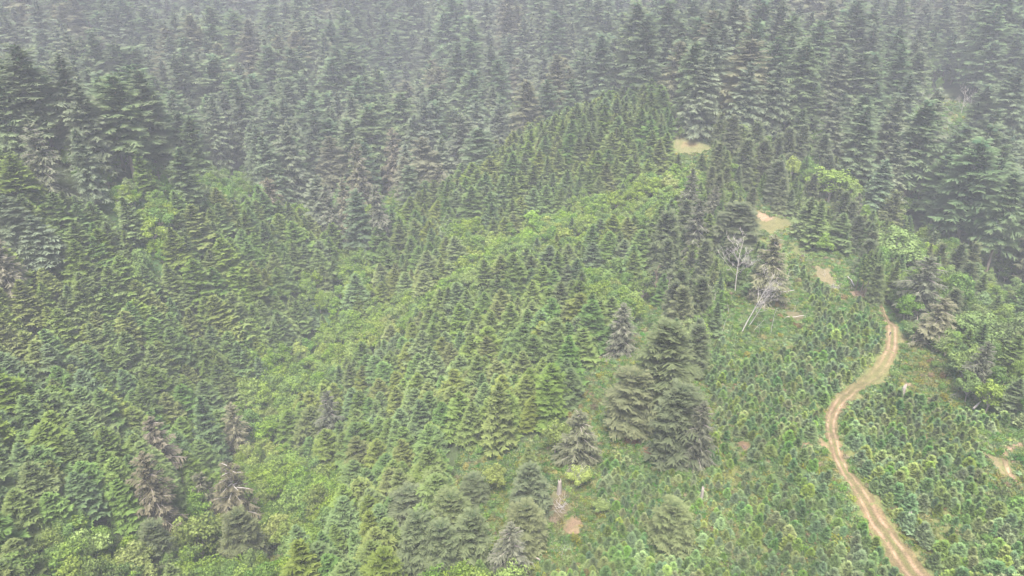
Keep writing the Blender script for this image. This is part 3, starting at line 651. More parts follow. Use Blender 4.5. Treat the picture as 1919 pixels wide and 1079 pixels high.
# ------------------------------------------------------------------ scattering
def jgrid(sp, x0, x1, y0, y1, jit=.38):
    xs = np.arange(x0, x1, sp); ys = np.arange(y0, y1, sp * .87)
    X, Y = np.meshgrid(xs, ys); X = X + (np.arange(len(ys)) % 2)[:, None] * sp / 2
    X = X + rng.uniform(-jit, jit, X.shape) * sp; Y = Y + rng.uniform(-jit, jit, Y.shape) * sp
    return X.ravel(), Y.ravel()
def cand(sp, regs, x0=-1200, x1=1200, y0=85, y1=1250, prob=None, mx=380, my=230, hero=.4):
    X, Y = jgrid(sp, x0, x1, y0, y1)
    px, py, zc = project(np.stack([X, Y, np.full(X.shape, 70.)], -1))
    k = (np.abs(X) < Y * .95 + 60); X, Y = X[k], Y[k]
    Z = height(X, Y); r, px, py, zc = region(X, Y, Z)
    k = np.isin(r, regs) & (px > -mx) & (px < W_ + mx) & (py > -my) & (py < H_ + my)
    if prob is not None: k &= rng.random(len(k)) < np.vectorize(lambda q: prob.get(q, 1.0))(r)
    X, Y, Z, px, py, zc, r = (a[k] for a in (X, Y, Z, px, py, zc, r))
    if hero:
        k = np.ones(len(X), bool)
        for hx, hy, hw, hh, hz in hp: k &= np.hypot(X - hx, Y - hy) > hw * hero + sp * .2
        X, Y, Z, px, py, zc, r = (a[k] for a in (X, Y, Z, px, py, zc, r))
    return dict(x=X, y=Y, z=Z, px=px, py=py, zc=zc, r=r)
def clear_paths(c, lim=1.25, soil=.3):
    d = np.minimum(path_dist(c['x'], c['y'], TR), path_dist(c['x'], c['y'], LP)); s, _ = soil_mask(c['x'], c['y'])
    k = (d > lim) & (s < soil); return {a: v[k] for a, v in c.items()}

def gn_scatter(name, P, R, S, I, kinds, label):
    """one mass of uncountable plants: points carrying turn, size and shape number"""
    me = bpy.data.meshes.new(name); me.vertices.add(len(P)); me.vertices.foreach_set('co', np.asarray(P, np.float32).ravel())
    a = me.attributes.new('turn', 'FLOAT_VECTOR', 'POINT'); a.data.foreach_set('vector', np.asarray(R, np.float32).ravel())
    a = me.attributes.new('size', 'FLOAT_VECTOR', 'POINT'); a.data.foreach_set('vector', np.asarray(S, np.float32).ravel())
    a = me.attributes.new('shape', 'INT', 'POINT'); a.data.foreach_set('value', np.asarray(I, np.int32))
    o = link(name, me); tag(o, label, None, None, 'stuff')
    ng = bpy.data.node_groups.new(name, 'GeometryNodeTree')
    ng.interface.new_socket('Geometry', in_out='INPUT', socket_type='NodeSocketGeometry'); ng.interface.new_socket('Geometry', in_out='OUTPUT', socket_type='NodeSocketGeometry')
    n = ng.nodes; l = ng.links; gi = n.new('NodeGroupInput'); go = n.new('NodeGroupOutput')
    allj = n.new('GeometryNodeJoinGeometry')
    for kd in reversed(kinds):
        jn = n.new('GeometryNodeJoinGeometry')
        for s in kd.src:
            oi = n.new('GeometryNodeObjectInfo'); oi.transform_space = 'ORIGINAL'; oi.inputs['Object'].default_value = s; oi.inputs['As Instance'].default_value = False
            l.new(oi.outputs['Geometry'], jn.inputs[0])
        gt = n.new('GeometryNodeGeometryToInstance'); l.new(jn.outputs[0], gt.inputs[0]); l.new(gt.outputs[0], allj.inputs[0])
    ip = n.new('GeometryNodeInstanceOnPoints'); ip.inputs['Pick Instance'].default_value = True
    def at(nm, ty):
        q = n.new('GeometryNodeInputNamedAttribute'); q.data_type = ty; q.inputs['Name'].default_value = nm
        return [s for s in q.outputs if s.enabled and s.name == 'Attribute'][0]
    l.new(gi.outputs[0], ip.inputs['Points']); l.new(allj.outputs[0], ip.inputs['Instance']); l.new(at('shape', 'INT'), ip.inputs['Instance Index'])
    l.new(at('turn', 'FLOAT_VECTOR'), ip.inputs['Rotation']); l.new(at('size', 'FLOAT_VECTOR'), ip.inputs['Scale']); l.new(ip.outputs[0], go.inputs[0])
    md = o.modifiers.new('scatter', 'NODES'); md.node_group = ng
    return o

LANDMARK = [
 ('the bleached spruce',455,930),('the rusty spruce pair',306,880),('the big bright maple',386,1010),('the bluish fir in the gully',402,800),('the pale rusty spruce',30,510),
 ('the dark grey old pair',60,430),('the slim olive valley fir',272,330),('the rusty dome spruce',511,375),('the grey creek spruce',711,410),('the fringed valley spruce',620,400),
 ('the dense green spruce trio',850,1000),('the yellow-green maple',932,890),('the thin-topped grey spruce',624,790),('the tall pale fir',936,780),('the deep green bramble gap',1110,710),
 ('the red earth patch',1190,815),('the big spruce clump',1240,680),('the lone bushy spruce',1256,980),('the pale broken stump',1048,910),('the brown soil patch',1070,980),
 ('the hiker on the trail',1667,625),('the trail\'s widest bend',1555,815),('the grassy trail bend',1630,712),('the pale sandy patch',1432,408),('the upper tan clearing',1290,270),
 ('the bushy white snag',1380,490),('the leaning white snags',1408,560),('the bare-limbed spruce',1714,540),('the yellowish maple',1812,625),('the thin grey spruce',1822,690),
 ('the wide ridge maple',1550,340),('the wide pale maple',1664,460),('the great dark fir',1740,360),('the massive brownish fir',1385,160),('the pale-tipped narrow fir',1690,120),
 ('the hillside shrub clearing',1775,200),('the bright maple band',1050,430),('the domed slope maple',148,1050),('the grey drooping spruce',957,1030),('the looped side path',1880,865),
 ('the short trail stump',1700,970),('the grey split post',1686,735),('the tall young-fir stump',1314,926),('the leafy gully head',560,700),('the dense plantation corner',600,480),
 ('the brown fanned spruce',90,290),('the sandy trail stretch',1640,970),('the wood-strewn slope',1488,590),('the broad rim fir',898,290),('the foggy hilltop gap',650,20),
]
LMX = np.array([(a[1], a[2]) for a in LANDMARK], float)
ORD = ['nearest', 'second nearest', 'third nearest', 'fourth nearest', 'fifth nearest', 'sixth nearest', 'seventh nearest', 'eighth nearest', 'ninth nearest', 'tenth nearest', 'eleventh nearest', 'twelfth nearest'] + [w + ' nearest' for w in ('thirteenth', 'fourteenth', 'fifteenth', 'sixteenth', 'seventeenth', 'eighteenth', 'nineteenth', 'twentieth', 'twenty-first', 'twenty-second', 'twenty-third', 'twenty-fourth', 'twenty-fifth')]
def label_all(items, noun, group, sizes=None):
    """items: (object, px, py, tint, size word). Distinct labels from tint, size, landmark, side and rank of nearness."""
    from collections import defaultdict
    b = defaultdict(list)
    for o, px, py, tint, sz in items:
        d = np.hypot(LMX[:, 0] - px, (LMX[:, 1] - py) * 1.15); i = int(np.argmin(d)); dx, dy = px - LMX[i, 0], py - LMX[i, 1]
        side = ('right of' if dx > 0 else 'left of') if abs(dx) > abs(dy) else ('below' if dy > 0 else 'above')
        b[(sz, tint, side, i)].append((d[i], o))
    for (sz, tint, side, i), v in b.items():
        v.sort(key=lambda q: q[0])
        for k, (d, o) in enumerate(v):
            s = f'{sz} {tint} {noun} {side} {LANDMARK[i][0]}'
            if len(v) > 1: s += f', {ORD[min(k, len(ORD) - 1)]}'
            o['label'] = s; o['group'] = group

def stand(c, kinds, tints, hrange, wratio, pick, nmax, name, cat, noun, group, stuffname, stufflabel, single=False, sizew=('short', 'mid-sized', 'tall'), tilt=.03, indiv=None):
    n = len(c['x']); g = rng
    hh = g.uniform(*hrange, n) * c.get('hm', np.ones(n)); ww = hh * wratio * g.uniform(.82, 1.2, n)
    I = pick(c, n); rz = g.uniform(0, 6.28, n); tx = g.normal(0, tilt, n); ty = g.normal(0, tilt, n)
    inv = (c['px'] > -15) & (c['px'] < W_ + 15) & (c['py'] > -5) & (c['py'] < H_ + 60)
    size = np.where(inv, hh / c['zc'], 0)
    order = np.argsort(-size); chosen = [i for i in order[:nmax] if inv[i]]
    q = np.quantile(hh[chosen], [.3, .75]) if len(chosen) else (0, 0); items = []
    for i in chosen:
        kd = kinds[I[i]]
        if single: o = place_single(kd, (c['x'][i], c['y'][i], c['z'][i]), hh[i], ww[i], rz[i], name)
        else: o = place(kd, (c['x'][i], c['y'][i], c['z'][i]), hh[i], ww[i], rz[i], name, (tx[i], ty[i]))
        o['category'] = cat
        s = sizew[0] if hh[i] < q[0] else sizew[2] if hh[i] > q[1] else sizew[1]
        _, cpy, _ = project([c['x'][i], c['y'][i], c['z'][i] + hh[i] * .5])
        items.append((o, c['px'][i], float(cpy), tints[I[i]], s))
    label_all(items, noun, group)
    m = np.ones(n, bool); m[chosen] = False; r = np.nonzero(m)[0]
    if len(r) and stuffname:
        used = [k for k in range(len(kinds)) if kinds[k].src]; mp = {k: used.index(k) if k in used else j % len(used) for j, k in enumerate(range(len(kinds)))}
        S = np.stack([[ww[i] / (2 * kinds[I[i]].r), ww[i] / (2 * kinds[I[i]].r), hh[i] / kinds[I[i]].h] for i in r])
        gn_scatter(stuffname, np.stack([c['x'][r], c['y'][r], c['z'][r] - .05], 1), np.stack([tx[r], ty[r], rz[r]], 1), S, [mp[I[i]] for i in r], [kinds[k] for k in used], stufflabel)
    print(name, 'total', n, 'single', len(chosen))
    return items

# plantation firs
c = cand(7.3, (PLANT,), y1=520, x0=-450, x1=350)
k = ~((c['px'] > 1250) & (c['px'] < 1335) & (c['py'] > 262) & (c['py'] < 335)); c = {a: v[k] for a, v in c.items()}
c['hm'] = .8 + .4 * vnoise(c['x'], c['y'], 22, 21)
def pick_plant(c, n):
    v = vnoise(c['x'], c['y'], 26, 22) * .5 + rng.random(n) * .5
    o = np.array([0, 2, 5])[rng.integers(0, 3, n)]; gr = np.array([1, 4, 6])[rng.integers(0, 3, n)]; b = np.array([3, 7])[rng.integers(0, 2, n)]
    return np.where(v < .46, o, np.where(v < .80, gr, b))
stand(c, K['plant'], K['plant_tint'], (12, 21), .74, pick_plant, 290, 'fir_tree', 'fir tree', 'plantation fir', 'plantation firs on the slopes', 'plantation_forest', 'dense plantation of evenly aged firs further up the slopes', tilt=.04)
# broadleaf trees
c = cand(5.7, (DECID, RMX, RDG, VAL), y1=520, prob={DECID: 1, RMX: .6, RDG: .2, VAL: .35})
c = clear_paths(c, 1.6); k = ~((c['px'] > 1395) & (c['px'] < 1475) & (c['py'] > 385) & (c['py'] < 475)) & ~((c['px'] > 1250) & (c['px'] < 1330) & (c['py'] > 255) & (c['py'] < 325)); c = {a: v[k] for a, v in c.items()}
c['hm'] = np.where(c['r'] == DECID, 1, .9)
def pick_broad(c, n):
    v = rng.random(n); r = c['r']; bright = np.array([0, 2, 3])[rng.integers(0, 3, n)]; gr = np.array([1, 4])[rng.integers(0, 2, n)]
    return np.where(r == DECID, np.where(v < .68, bright, np.where(v < .93, gr, 5)), np.where(v < .2, bright, np.where(v < .7, gr, 6)))
stand(c, K['broad'], K['broad_tint'], (8.5, 14), .88, pick_broad, 290, 'maple_tree', 'broadleaf tree', 'broadleaf tree', 'broadleaf trees in the gullies', 'leafy_thicket', 'remaining leafy thicket in the far gullies', tilt=.05)
# ridge and right-hand mixed conifers
c = cand(6.8, (RDG, RMX, DECID), y1=520, prob={RDG: .62, RMX: .2, DECID: .06}); c = clear_paths(c, 1.8); k = ~((c['px'] > 1395) & (c['px'] < 1475) & (c['py'] > 395) & (c['py'] < 480)) & ~((c['px'] > 1250) & (c['px'] < 1330) & (c['py'] > 265) & (c['py'] < 325)); c = {a: v[k] for a, v in c.items()}
c['hm'] = np.where(c['r'] == RMX, 1.15, 1.0)
stand(c, K['plant'], K['plant_tint'], (9, 16), .58, lambda c, n: np.array([1, 4, 6, 3, 7, 0])[rng.integers(0, 6, n)], 290, 'ridge_fir', 'fir tree', 'ridge fir', 'firs along the ridge', None, None, tilt=.04)
# darker mature spruces mixed into the ridge
c = cand(11, (RDG, RMX), y1=520, prob={RDG: .7, RMX: .12}); c = clear_paths(c, 2.2)
k = ~((c['px'] > 1340) & (c['px'] < 1560) & (c['py'] > 395) & (c['py'] < 665) & (rng.random(len(c['x'])) < .85)) & ~((c['px'] > 1240) & (c['px'] < 1340) & (c['py'] > 265) & (c['py'] < 335)) & ~((c['px'] > 1385) & (c['px'] < 1480) & (c['py'] > 400) & (c['py'] < 500)); c = {a: v[k] for a, v in c.items()}
stand(c, K['spruce'] + K['brown'][1:2], ['green', 'dark green', 'green', 'dark green', 'grey-green'], (14, 25), .5, lambda c, n: rng.choice(5, n, p=[.25, .25, .2, .2, .1]), 290, 'ridge_spruce', 'spruce tree', 'ridge spruce', 'mature spruces on the ridge', None, None, tilt=.03)
# old growth
c = cand(16.5, (OLD, VAL), prob={OLD: .97, VAL: .5}, mx=300, my=420, y0=300, y1=1230)
k = rng.random(len(c['x'])) < np.clip(1 - (c['y'] - 450) / 1100, .4, 1); c = {a: v[k] for a, v in c.items()}
k = np.ones(len(c['x']), bool)
for wx0, wx1, wy0, wy1, wp in ((1680, 1870, 205, 330, .8), (-20, 90, 215, 290, .4), (200, 480, 350, 430, .5)):
    k &= ~((c['px'] > wx0) & (c['px'] < wx1) & (c['py'] > wy0) & (c['py'] < wy1) & (rng.random(len(k)) < wp))
c = {a: v[k] for a, v in c.items()}
k = vnoise(c['x'], c['y'], 38, 35) > .1; c = {a: v[k] for a, v in c.items()}
k = ~((c['r'] == VAL) & (rng.random(len(c['x'])) < .3)); c = {a: v[k] for a, v in c.items()}
def pick_old(c, n):
    v = vnoise(c['x'], c['y'], 60, 31) * .55 + rng.random(n) * .45
    gr = np.array([0, 2, 5])[rng.integers(0, 3, n)]; gy_ = np.array([1, 4, 7])[rng.integers(0, 3, n)]; b = np.array([3, 6])[rng.integers(0, 2, n)]
    return np.where(v < .50, gr, np.where(v < .74, gy_, b))
c['hm'] = (.8 + .4 * vnoise(c['x'], c['y'], 45, 33)) * (1 + np.clip((c['y'] - 450) / 1500, 0, .4))
stand(c, K['old'], K['old_tint'], (31, 57), .5, pick_old, 295, 'old_fir', 'old fir', 'old-growth fir', 'old-growth firs on the far hillside', 'old_forest', 'mass of old-growth firs fading into fog up the far hillside', tilt=.025)
# undergrowth trees inside the old stand
c = cand(9, (OLD, VAL), y0=260, y1=760, my=100); k = (c['y'] < 430) | (rng.random(len(c['x'])) < .5); c = {a: v[k] for a, v in c.items()}
stand(c, K['broad'], K['broad_tint'], (6, 12), .8, lambda c, n: np.array([1, 4, 6, 1])[rng.integers(0, 4, n)], 0, 'maple_tree', 'broadleaf tree', 'broadleaf tree', 'x', 'forest_undergrowth', 'leafy undergrowth between the old firs')
# young firs
c = cand(2.6, (YNG,), x0=-20, x1=260, y0=85, y1=345, hero=.8); c = clear_paths(c, 1.3)
k = vnoise(c['x'], c['y'], 6, 41) > .2; c = {a: v[k] for a, v in c.items()}
c['hm'] = .7 + .6 * vnoise(c['x'], c['y'], 14, 42)
k = c['px'] > 1580; c['hm'] = c['hm'] * np.where(k & (c['py'] > 740), 1.15, 1.0)
stand(c, K['young'], K['young_tint'], (2.1, 4.0), .86, lambda c, n: np.where(vnoise(c['x'], c['y'], 10, 43) * .5 + rng.random(n) * .5 < .45, np.array([0, 3, 5])[rng.integers(0, 3, n)], np.where(rng.random(n) < .6, np.array([1, 4])[rng.integers(0, 2, n)], 2)), 295, 'young_fir', 'young fir', 'young fir', 'young firs on the replanted slope', 'young_plantation', 'closely planted young firs over the rest of the replanted slope', tilt=.05, sizew=('small', 'knee-high' if False else 'bushy', 'full'))
# bushes
c = cand(4.2, (OPN, RDG, RMX, YNG, VAL), y0=90, y1=640, prob={VAL: .45, OPN: .75, RDG: .5, RMX: .6, YNG: .07}, hero=.4); c = clear_paths(c, 1.4)
def pick_bush(c, n):
    v = vnoise(c['x'], c['y'], 14, 51) * .5 + rng.random(n) * .5
    return np.where(v < .34, 0, np.where(v < .56, 1, np.where(v < .70, 2, np.where(v < .78, 3, 4))))
stand(c, K['bush'], K['bush_tint'], (1.0, 2.4), 1.7, pick_bush, 280, 'bush', 'bush', 'bush', 'bushes in the clearings and along the ridge', 'shrubbery', 'remaining low shrubs on the ridge and hillside clearings', single=True, sizew=('low', 'rounded', 'large'))
# ground cover
for kd, (px, py) in zip(K['cover'], [(1105,715),(1500,900),(930,905),(1740,700),(1500,585)]):
    p = hit(px, py)[0]; o = place_single(kd, p, .8, 2.2, 1.0, 'bramble_patch')
    tag(o, f"low {['deep green','mid green','dark green','yellowing','rusty'][K['cover'].index(kd)]} bramble patch near {['the bramble gap','the trail bend','the yellow-green maple','the thin grey spruce','the fallen bleached logs'][K['cover'].index(kd)]}", 'bramble')
c = cand(1.15, (OPN, YNG), x0=-220, x1=520, y0=88, y1=640, mx=60, my=60, hero=0, prob={OPN: 1, YNG: .8}); c = clear_paths(c, 1.05, .62)
c2 = cand(1.9, (RDG, RMX, DECID), x0=-200, x1=400, y0=88, y1=450, mx=60, my=60, hero=0); c2 = clear_paths(c2, 1.05, .62)
c = {k: np.concatenate([c[k], c2[k]]) for k in c}
n = len(c['x']); v = vnoise(c['x'], c['y'], 13, 61) * .6 + rng.random(n) * .4
I = np.where(v < .34, 0, np.where(v < .5, 1, np.where(v < .64, 2, np.where(v < .74, 3, np.where(v < .77, 4, 1)))))
yel = ((c['px'] > 1690) & (c['px'] < 1860) & (c['py'] > 620) & (c['py'] < 790)) | ((c['px'] > 1040) & (c['px'] < 1140) & (c['py'] > 880) & (c['py'] < 1000)) | ((c['px'] < 1000) & (c['py'] > 890)) | ((c['px'] > 1300) & (c['px'] < 1400) & (c['py'] > 840) & (c['py'] < 900))
I = np.where(yel & (rng.random(n) < .55), 3, I)
s = rng.uniform(.7, 1.5, n)
gn_scatter('bramble_undergrowth', np.stack([c['x'], c['y'], c['z'] - .06], 1), np.stack([np.zeros(n), np.zeros(n), rng.uniform(0, 6.28, n)], 1), np.stack([s, s, s * rng.uniform(.7, 1.5, n)], 1), I, K['cover'], 'tangled green and yellowing brambles covering the clearings')
print('cover', n)

# ------------------------------------------------------------------ snags, stumps, logs
def put_snag(name, mesh, nomh, tx, ty, bx, by, label, cat, parts=None):
    p = hit(bx, by)[0]; q = top_height(p, ty); zc = project(p)[2]
    dx = (tx - bx) * zc / F_; L = math.hypot(dx, q)
    o = link(name, mesh); o.location = p; s = L / nomh; o.scale = (s, s, s); o.rotation_euler = (0, math.atan2(dx, q), 0)
    return tag(o, label, cat)
SNAG = [
 (1490,560,1486,585,dict(spread=.3,depth=2,nbr=7,start=.2),'small grey twiggy stem above the level bleached log'),
 (1352,592,1350,628,dict(spread=.2,depth=1,nbr=5,start=.4),'slender grey pole left of the leaning bleached snags'),
 (1288,520,1290,562,dict(spread=.3,depth=2,nbr=8,start=.3),'fine grey snag between the bare white tree and the ridge firs'),
 (1402,470,1398,540,dict(spread=.25,depth=2,nbr=9,start=.3),'tall fine snag right beside the white bushy one'),
 (1505,575,1508,600,dict(spread=.3,depth=1,nbr=5,start=.2),'broken upright stub at the end of the level bleached log'),
 (1380,450,1378,545,dict(spread=.42,depth=3,nbr=16,start=.28,up=.9),'white bushy snag with many forked twigs beside the dark ridge spruce'),
 (1420,510,1390,622,dict(spread=.3,depth=3,nbr=12,start=.4,up=1.4),'tall leaning bleached snag, first of the leaning group'),
 (1432,530,1402,612,dict(spread=.34,depth=3,nbr=11,start=.35,up=1.1),'leaning bleached snag with curved limbs, behind the first leaning one'),
 (1424,588,1408,626,dict(spread=.35,depth=1,nbr=4,start=.5),'short forked pale snag leaning below the leaning group'),
 (1421,600,1423,624,dict(spread=.5,depth=1,nbr=3,start=.6,up=.1),'short pale pole with a sideways arm on the wood-strewn slope'),
 (1445,575,1445,624,dict(spread=.2,depth=1,nbr=5,start=.4,up=.1),'straight grey dead pole with a small leafy top'),
 (1479,505,1465,552,dict(spread=.32,depth=1,nbr=14,start=.2,up=.1,oneside=True),'leaning dead fir with comb-like bare branches on one side'),
 (1462,470,1455,510,dict(spread=.4,depth=2,nbr=9,start=.3),'small twiggy bleached snag beside the olive-brown spruce'),
 (1247,515,1250,556,dict(spread=.4,depth=2,nbr=10,start=.25),'bare white twiggy tree above the bramble slope'),
 (1216,497,1226,560,dict(spread=.3,depth=2,nbr=10,start=.3),'thin pinkish dead tree beside the bare white twiggy tree'),
 (1315,525,1320,590,dict(spread=.35,depth=2,nbr=10,start=.3),'grey leafless tree among the ridge firs'),
 (1332,550,1334,600,dict(spread=.3,depth=2,nbr=7,start=.3),'grey thin snag next to the leafless ridge tree'),
 (1362,555,1366,588,dict(spread=.25,depth=1,nbr=4,start=.4),'thin upright dead stem left of the leaning snags'),
 (1030,792,1040,845,dict(spread=.4,depth=3,nbr=11,start=.15),'white dead branches growing out of the lime maple'),
 (1082,872,1085,915,dict(spread=.42,depth=3,nbr=11,start=.15,up=.9),'white bare branches sticking from the small yellow maple'),
 (1128,936,1122,958,dict(spread=.4,depth=2,nbr=6,start=.3),'little white dead branch on the low yellow-green maple'),
 (1798,168,1800,215,dict(spread=.45,depth=3,nbr=14,start=.2,up=.8),'pale twiggy dead tree at the hillside shrub clearing'),
 (1762,180,1760,212,dict(spread=.5,depth=3,nbr=9,start=.1,up=.6),'low pale leafless tree beside the twiggy dead tree on the hillside'),
 (1818,172,1816,205,dict(spread=.4,depth=3,nbr=9,start=.2),'grey bare tree at the back of the hillside shrub clearing'),
 (12,140,15,185,dict(spread=.45,depth=3,nbr=12,start=.2),'pale bare crown on the foggy left hillside'),
 (42,178,45,215,dict(spread=.45,depth=3,nbr=10,start=.2),'white leafless tree below the pale bare crown'),
 (110,205,106,240,dict(spread=.3,depth=2,nbr=8,start=.3),'thin leaning bare tree above the brown fanned spruce'),
 (1656,412,1648,445,dict(spread=.1,depth=1,nbr=2,start=.6),'broken pale trunk standing above the wide pale maple'),
 (1498,395,1497,420,dict(spread=.15,depth=1,nbr=3,start=.5),'short grey dead post beside the ridge firs'),
 (1540,435,1534,462,dict(spread=.25,depth=2,nbr=6,start=.3),'leaning grey dead sapling at the ridge edge'),
 (1505,470,1503,490,dict(spread=.6,depth=2,nbr=12,start=.05,up=.4),'low bleached stump with spreading roots on the ridge'),
 (1545,505,1545,520,dict(spread=.7,depth=2,nbr=12,start=.05,up=.4),'grey tangled dead branches on the ridge slope'),
 (1588,525,1596,545,dict(spread=.35,depth=2,nbr=6,start=.2,up=.3),'fallen pale branch beside the bare-trunked firs'),
 (1052,1018,1052,1045,dict(spread=.6,depth=2,nbr=10,start=.1,up=.3),'grey dead shrub below the brown soil patch'),
 (1284,985,1285,1000,dict(spread=.5,depth=1,nbr=5,start=.2),'tiny dead branch beside the lone bushy spruce'),
]
for i, (tx, ty, bx, by, kw, lab) in enumerate(SNAG):
    col = M['deadbrown'] if 'pinkish' in lab else M['dead']
    put_snag('dead_tree', snag_mesh('dead_tree', 200 + i, 10, col, **kw), 10, tx, ty, bx, by, lab, 'dead tree')
def stump_mesh(seed, h, r):
    g = np.random.default_rng(seed); n = 10; a = np.arange(n) * 6.2832 / n; rows = []
    for k, f in enumerate((-.1, .05, .4, .75, 1.0)):
        rr = r * (1.35 - .5 * f) * g.uniform(.85, 1.15, n); z = h * f + (g.uniform(-.22, .18, n) * h if f == 1 else 0)
        rows.append(np.stack([np.cos(a) * rr, np.sin(a) * rr, np.broadcast_to(z, n)], 1))
    rows.append(np.tile([[0, 0, h * .7]], (n, 1))); V = np.concatenate(rows); F = []
    for k in range(len(rows) - 1):
        for j in range(n): F.append((k * n + j, k * n + (j + 1) % n, (k + 1) * n + (j + 1) % n, (k + 1) * n + j))
    return make_mesh('stump', V, F, [M['stump']])
for i, (bx, ty, by, wpx, lab) in enumerate([
 (1048,897,924,7,'pale split stump beside the small yellow maple'),(1314,914,939,5,'thin grey standing stump among the young firs'),
 (1700,961,981,6,'short white stump beside the sandy trail stretch'),(1688,721,752,6,'grey split post-like stump right of the grassy trail bend'),(1100,1046,1052,14,'low reddish stump beside the brushy clearing'),]):
    p = hit(bx, by)[0]; zc = project(p)[2]; h = top_height(p, ty)
    o = link('tree_stump', stump_mesh(300 + i, h, wpx * zc / F_ / 2)); o.location = p; tag(o, lab, 'stump')
def log_obj(x0, y0, x1, y1, rpx, lab, mat='dead', lift=.25):
    a, b = hit([x0, x1], [y0, y1]); zc = project(a)[2]; r = rpx * zc / F_
    P = np.linspace(a, b, 5); P[:, 2] = height(P[:, 0], P[:, 1]) + lift + r; c0 = P[0].copy()
    V, F = tube(P - c0, np.linspace(r, r * .6, 5), 7); o = link('fallen_log', make_mesh('fallen_log', V, F, [M[mat]])); o.location = c0; tag(o, lab, 'log')
log_obj(1473,601,1506,598,.7,'bleached log lying level across the wood-strewn slope', lift=1.4)
log_obj(1822,772,1836,760,2.0,'pale tilted log among the young firs near the looped side path', lift=1.2)
log_obj(1455,551,1488,549,1.0,'thin bleached pole lying under the comb-branched dead fir', lift=1.2)
log_obj(1600,540,1588,522,1.2,'thin pale log lying beside the bare-trunked firs', lift=.8)
log_obj(352,975,365,982,2.0,'pale broken log poking out above the big bright maple', lift=3.5)
log_obj(1002,1048,1012,1053,2.2,'short reddish log at the edge of the grey drooping spruce', 'stump', lift=.4)
# rocks and brush piles
for i, (px, py, wpx, hpx, mat, lab) in enumerate([(1818,795,34,24,'deadbrown','wide brown brush pile among the young firs'),(1853,835,22,16,'deadbrown','small reddish brush pile near the looped side path'),
        (1560,540,30,26,'dead','grey heap of dead branches on the ridge slope'),(1608,552,16,14,'deadbrown','pinkish dead brush under the bare-trunked firs'),(1468,575,26,24,'deadbrown','brown dead brush beneath the comb-branched dead fir'),
        (1055,950,46,44,'dead','pale tangle of dead stems on the brown soil'),(1035,985,34,34,'deadbrown','brown tangle of dead brush beside the green spruce'),(1395,838,10,12,'deadbrown','red-brown dead seedling among the young firs')]):
    p = hit(px, py)[0]; zc = project(p)[2]; g = np.random.default_rng(400 + i); a = Acc(); w = wpx * zc / F_ / 2; h = hpx * zc / F_ * .7
    for _ in range(70):
        q = g.normal(0, .35, 2) * w; az = g.uniform(0, 6.28); el = g.uniform(.1, 1.2); L = g.uniform(.3, .8) * max(w, h)
        d = np.array([math.cos(az) * math.cos(el), math.sin(az) * math.cos(el), math.sin(el)]) * L
        s0 = np.array([q[0], q[1], -.1]); V, F = tube([s0, s0 + d * .5 + g.normal(0, .08, 3), s0 + d], [.05, .04, .02], 3); a.add(V, F)
    o = link('brush_pile', a.mesh('brush_pile', [M[mat]])); o.location = p; tag(o, lab, 'brush pile')
# bare-trunked firs on the ridge shoulder
for i, (bx, by, ty) in enumerate([(1603,545,475),(1612,552,468),(1620,556,462),(1628,556,470),(1636,550,478)]):
    p = hit(bx, by)[0]; h = top_height(p, ty); zc = project(p)[2]
    cr, _ = conifer(500 + i, h, 2.6, base=.38, gap=.6, nb=7, prof=.5, nsp=5, sw=.34)
    kd = Kind('bare', h, 2.6, cr.mesh('slim_crown', [M['fir_green']]), trunk_mesh('slim_trunk', h, h * .013, M['bark'], seed=i))
    o = place(kd, p, h, 5.2, 0, 'slim_fir', (0, .04)); lab = ['first', 'second', 'middle', 'fourth', 'last'][i]
    tag(o, f'{lab} slim fir from the left in the bare-trunked row above the trail', 'fir tree', 'bare-trunked firs above the trail')

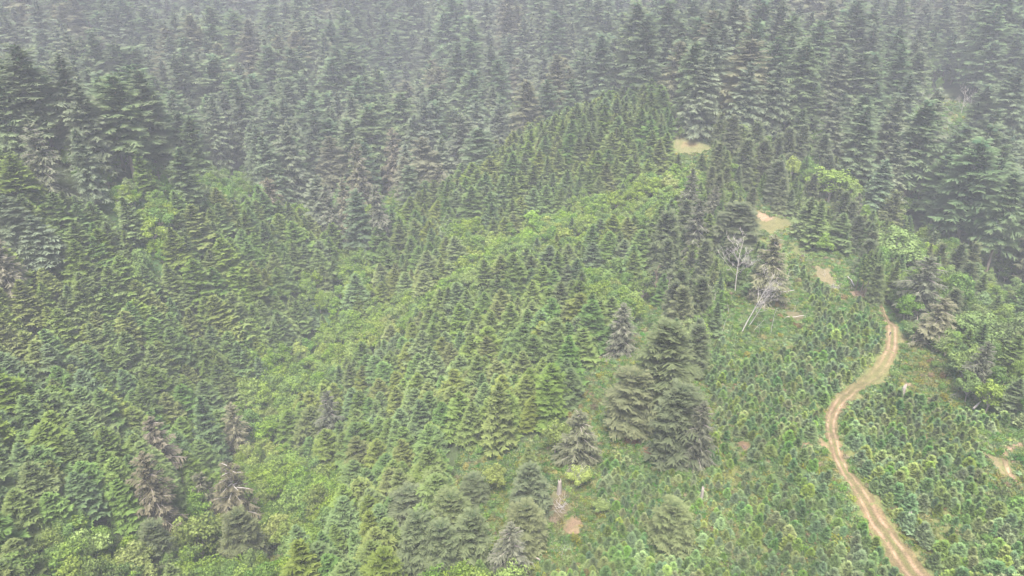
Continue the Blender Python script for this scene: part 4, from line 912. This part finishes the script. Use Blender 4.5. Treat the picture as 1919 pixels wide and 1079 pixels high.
# ------------------------------------------------------------------ the walker on the trail
def walker(px, py):
    V = [(0,0,.95),(0,0,1.15),(0,0,1.38),(0,0,1.50),(0,.02,1.62),(0,.02,1.72), (.10,0,.90),(.12,.16,.50),(.12,.02,.09),(.12,.16,.04), (-.10,0,.90),(-.12,-.06,.48),(-.12,-.30,.12),(-.12,-.20,.03),
         (.19,0,1.42),(.27,-.08,1.15),(.25,.10,.92),(.25,.16,.84), (-.19,0,1.42),(-.27,.08,1.15),(-.25,.24,.95),(-.25,.30,.88)]
    E = [(0,1),(1,2),(2,3),(3,4),(4,5),(0,6),(6,7),(7,8),(8,9),(0,10),(10,11),(11,12),(12,13),(2,14),(14,15),(15,16),(16,17),(2,18),(18,19),(19,20),(20,21)]
    R = [.16,.15,.18,.065,.10,.08,.10,.07,.045,.035,.10,.07,.045,.035,.075,.05,.035,.03,.075,.05,.035,.03]
    me = bpy.data.meshes.new('person'); me.from_pydata(V, E, []); o = link('person', me)
    sk = o.modifiers.new('skin', 'SKIN')
    for i, r in enumerate(R): me.skin_vertices[0].data[i].radius = (r, r * .85)
    me.skin_vertices[0].data[0].use_root = True
    o.modifiers.new('smooth', 'SUBSURF').render_levels = 1; o.modifiers['smooth'].levels = 1
    m = bpy.data.materials.new('dark_clothes'); m.use_nodes = True; n = m.node_tree.nodes; l = m.node_tree.links; b = n['Principled BSDF']; b.inputs['Roughness'].default_value = .9
    tc = n.new('ShaderNodeTexCoord'); sx = n.new('ShaderNodeSeparateXYZ'); rp = n.new('ShaderNodeValToRGB'); dv = n.new('ShaderNodeMath'); dv.operation = 'DIVIDE'; dv.inputs[1].default_value = 1.8
    l.new(tc.outputs['Object'], sx.inputs[0]); l.new(sx.outputs['Z'], dv.inputs[0]); l.new(dv.outputs[0], rp.inputs[0]); l.new(rp.outputs[0], b.inputs['Base Color'])
    rp.color_ramp.interpolation = 'CONSTANT'; e = rp.color_ramp.elements; e[0].color = (.02, .02, .022, 1); e[1].position = .52; e[1].color = (.03, .03, .04, 1)
    q = e.new(.84); q.color = (.35, .22, .16, 1); q = e.new(.93); q.color = (.03, .02, .015, 1)
    me.materials.append(m)
    p = hit(px, py)[0]; p[2] += .06
    o.location = p; o.rotation_euler = (0, 0, math.radians(170))
    tag(o, 'person in dark clothes walking along the tan trail', 'person')
walker(1667, 629)

# ------------------------------------------------------------------ haze
V = np.array([(x, y, z) for z in (height(GX, GY).min() - 1.0, 290.0) for y in (-60, 1520) for x in (-1350, 1350)], float)
hz = link('haze', make_mesh('haze', V, [(0, 2, 3, 1), (4, 5, 7, 6), (0, 1, 5, 4), (2, 6, 7, 3), (0, 4, 6, 2), (1, 3, 7, 5)], []))
hm = bpy.data.materials.new('haze'); hm.use_nodes = True; n = hm.node_tree.nodes; n.clear()
ho = n.new('ShaderNodeOutputMaterial'); pv = n.new('ShaderNodeVolumePrincipled'); pv.inputs['Color'].default_value = HAZE_COLOR; pv.inputs['Density'].default_value = HAZE_DENSITY
pv.inputs['Anisotropy'].default_value = .0
hm.node_tree.links.new(pv.outputs[0], ho.inputs['Volume']); hz.data.materials.append(hm); hz['kind'] = 'stuff'
hz['label'] = 'pale lavender fog thickening towards the far hillside'
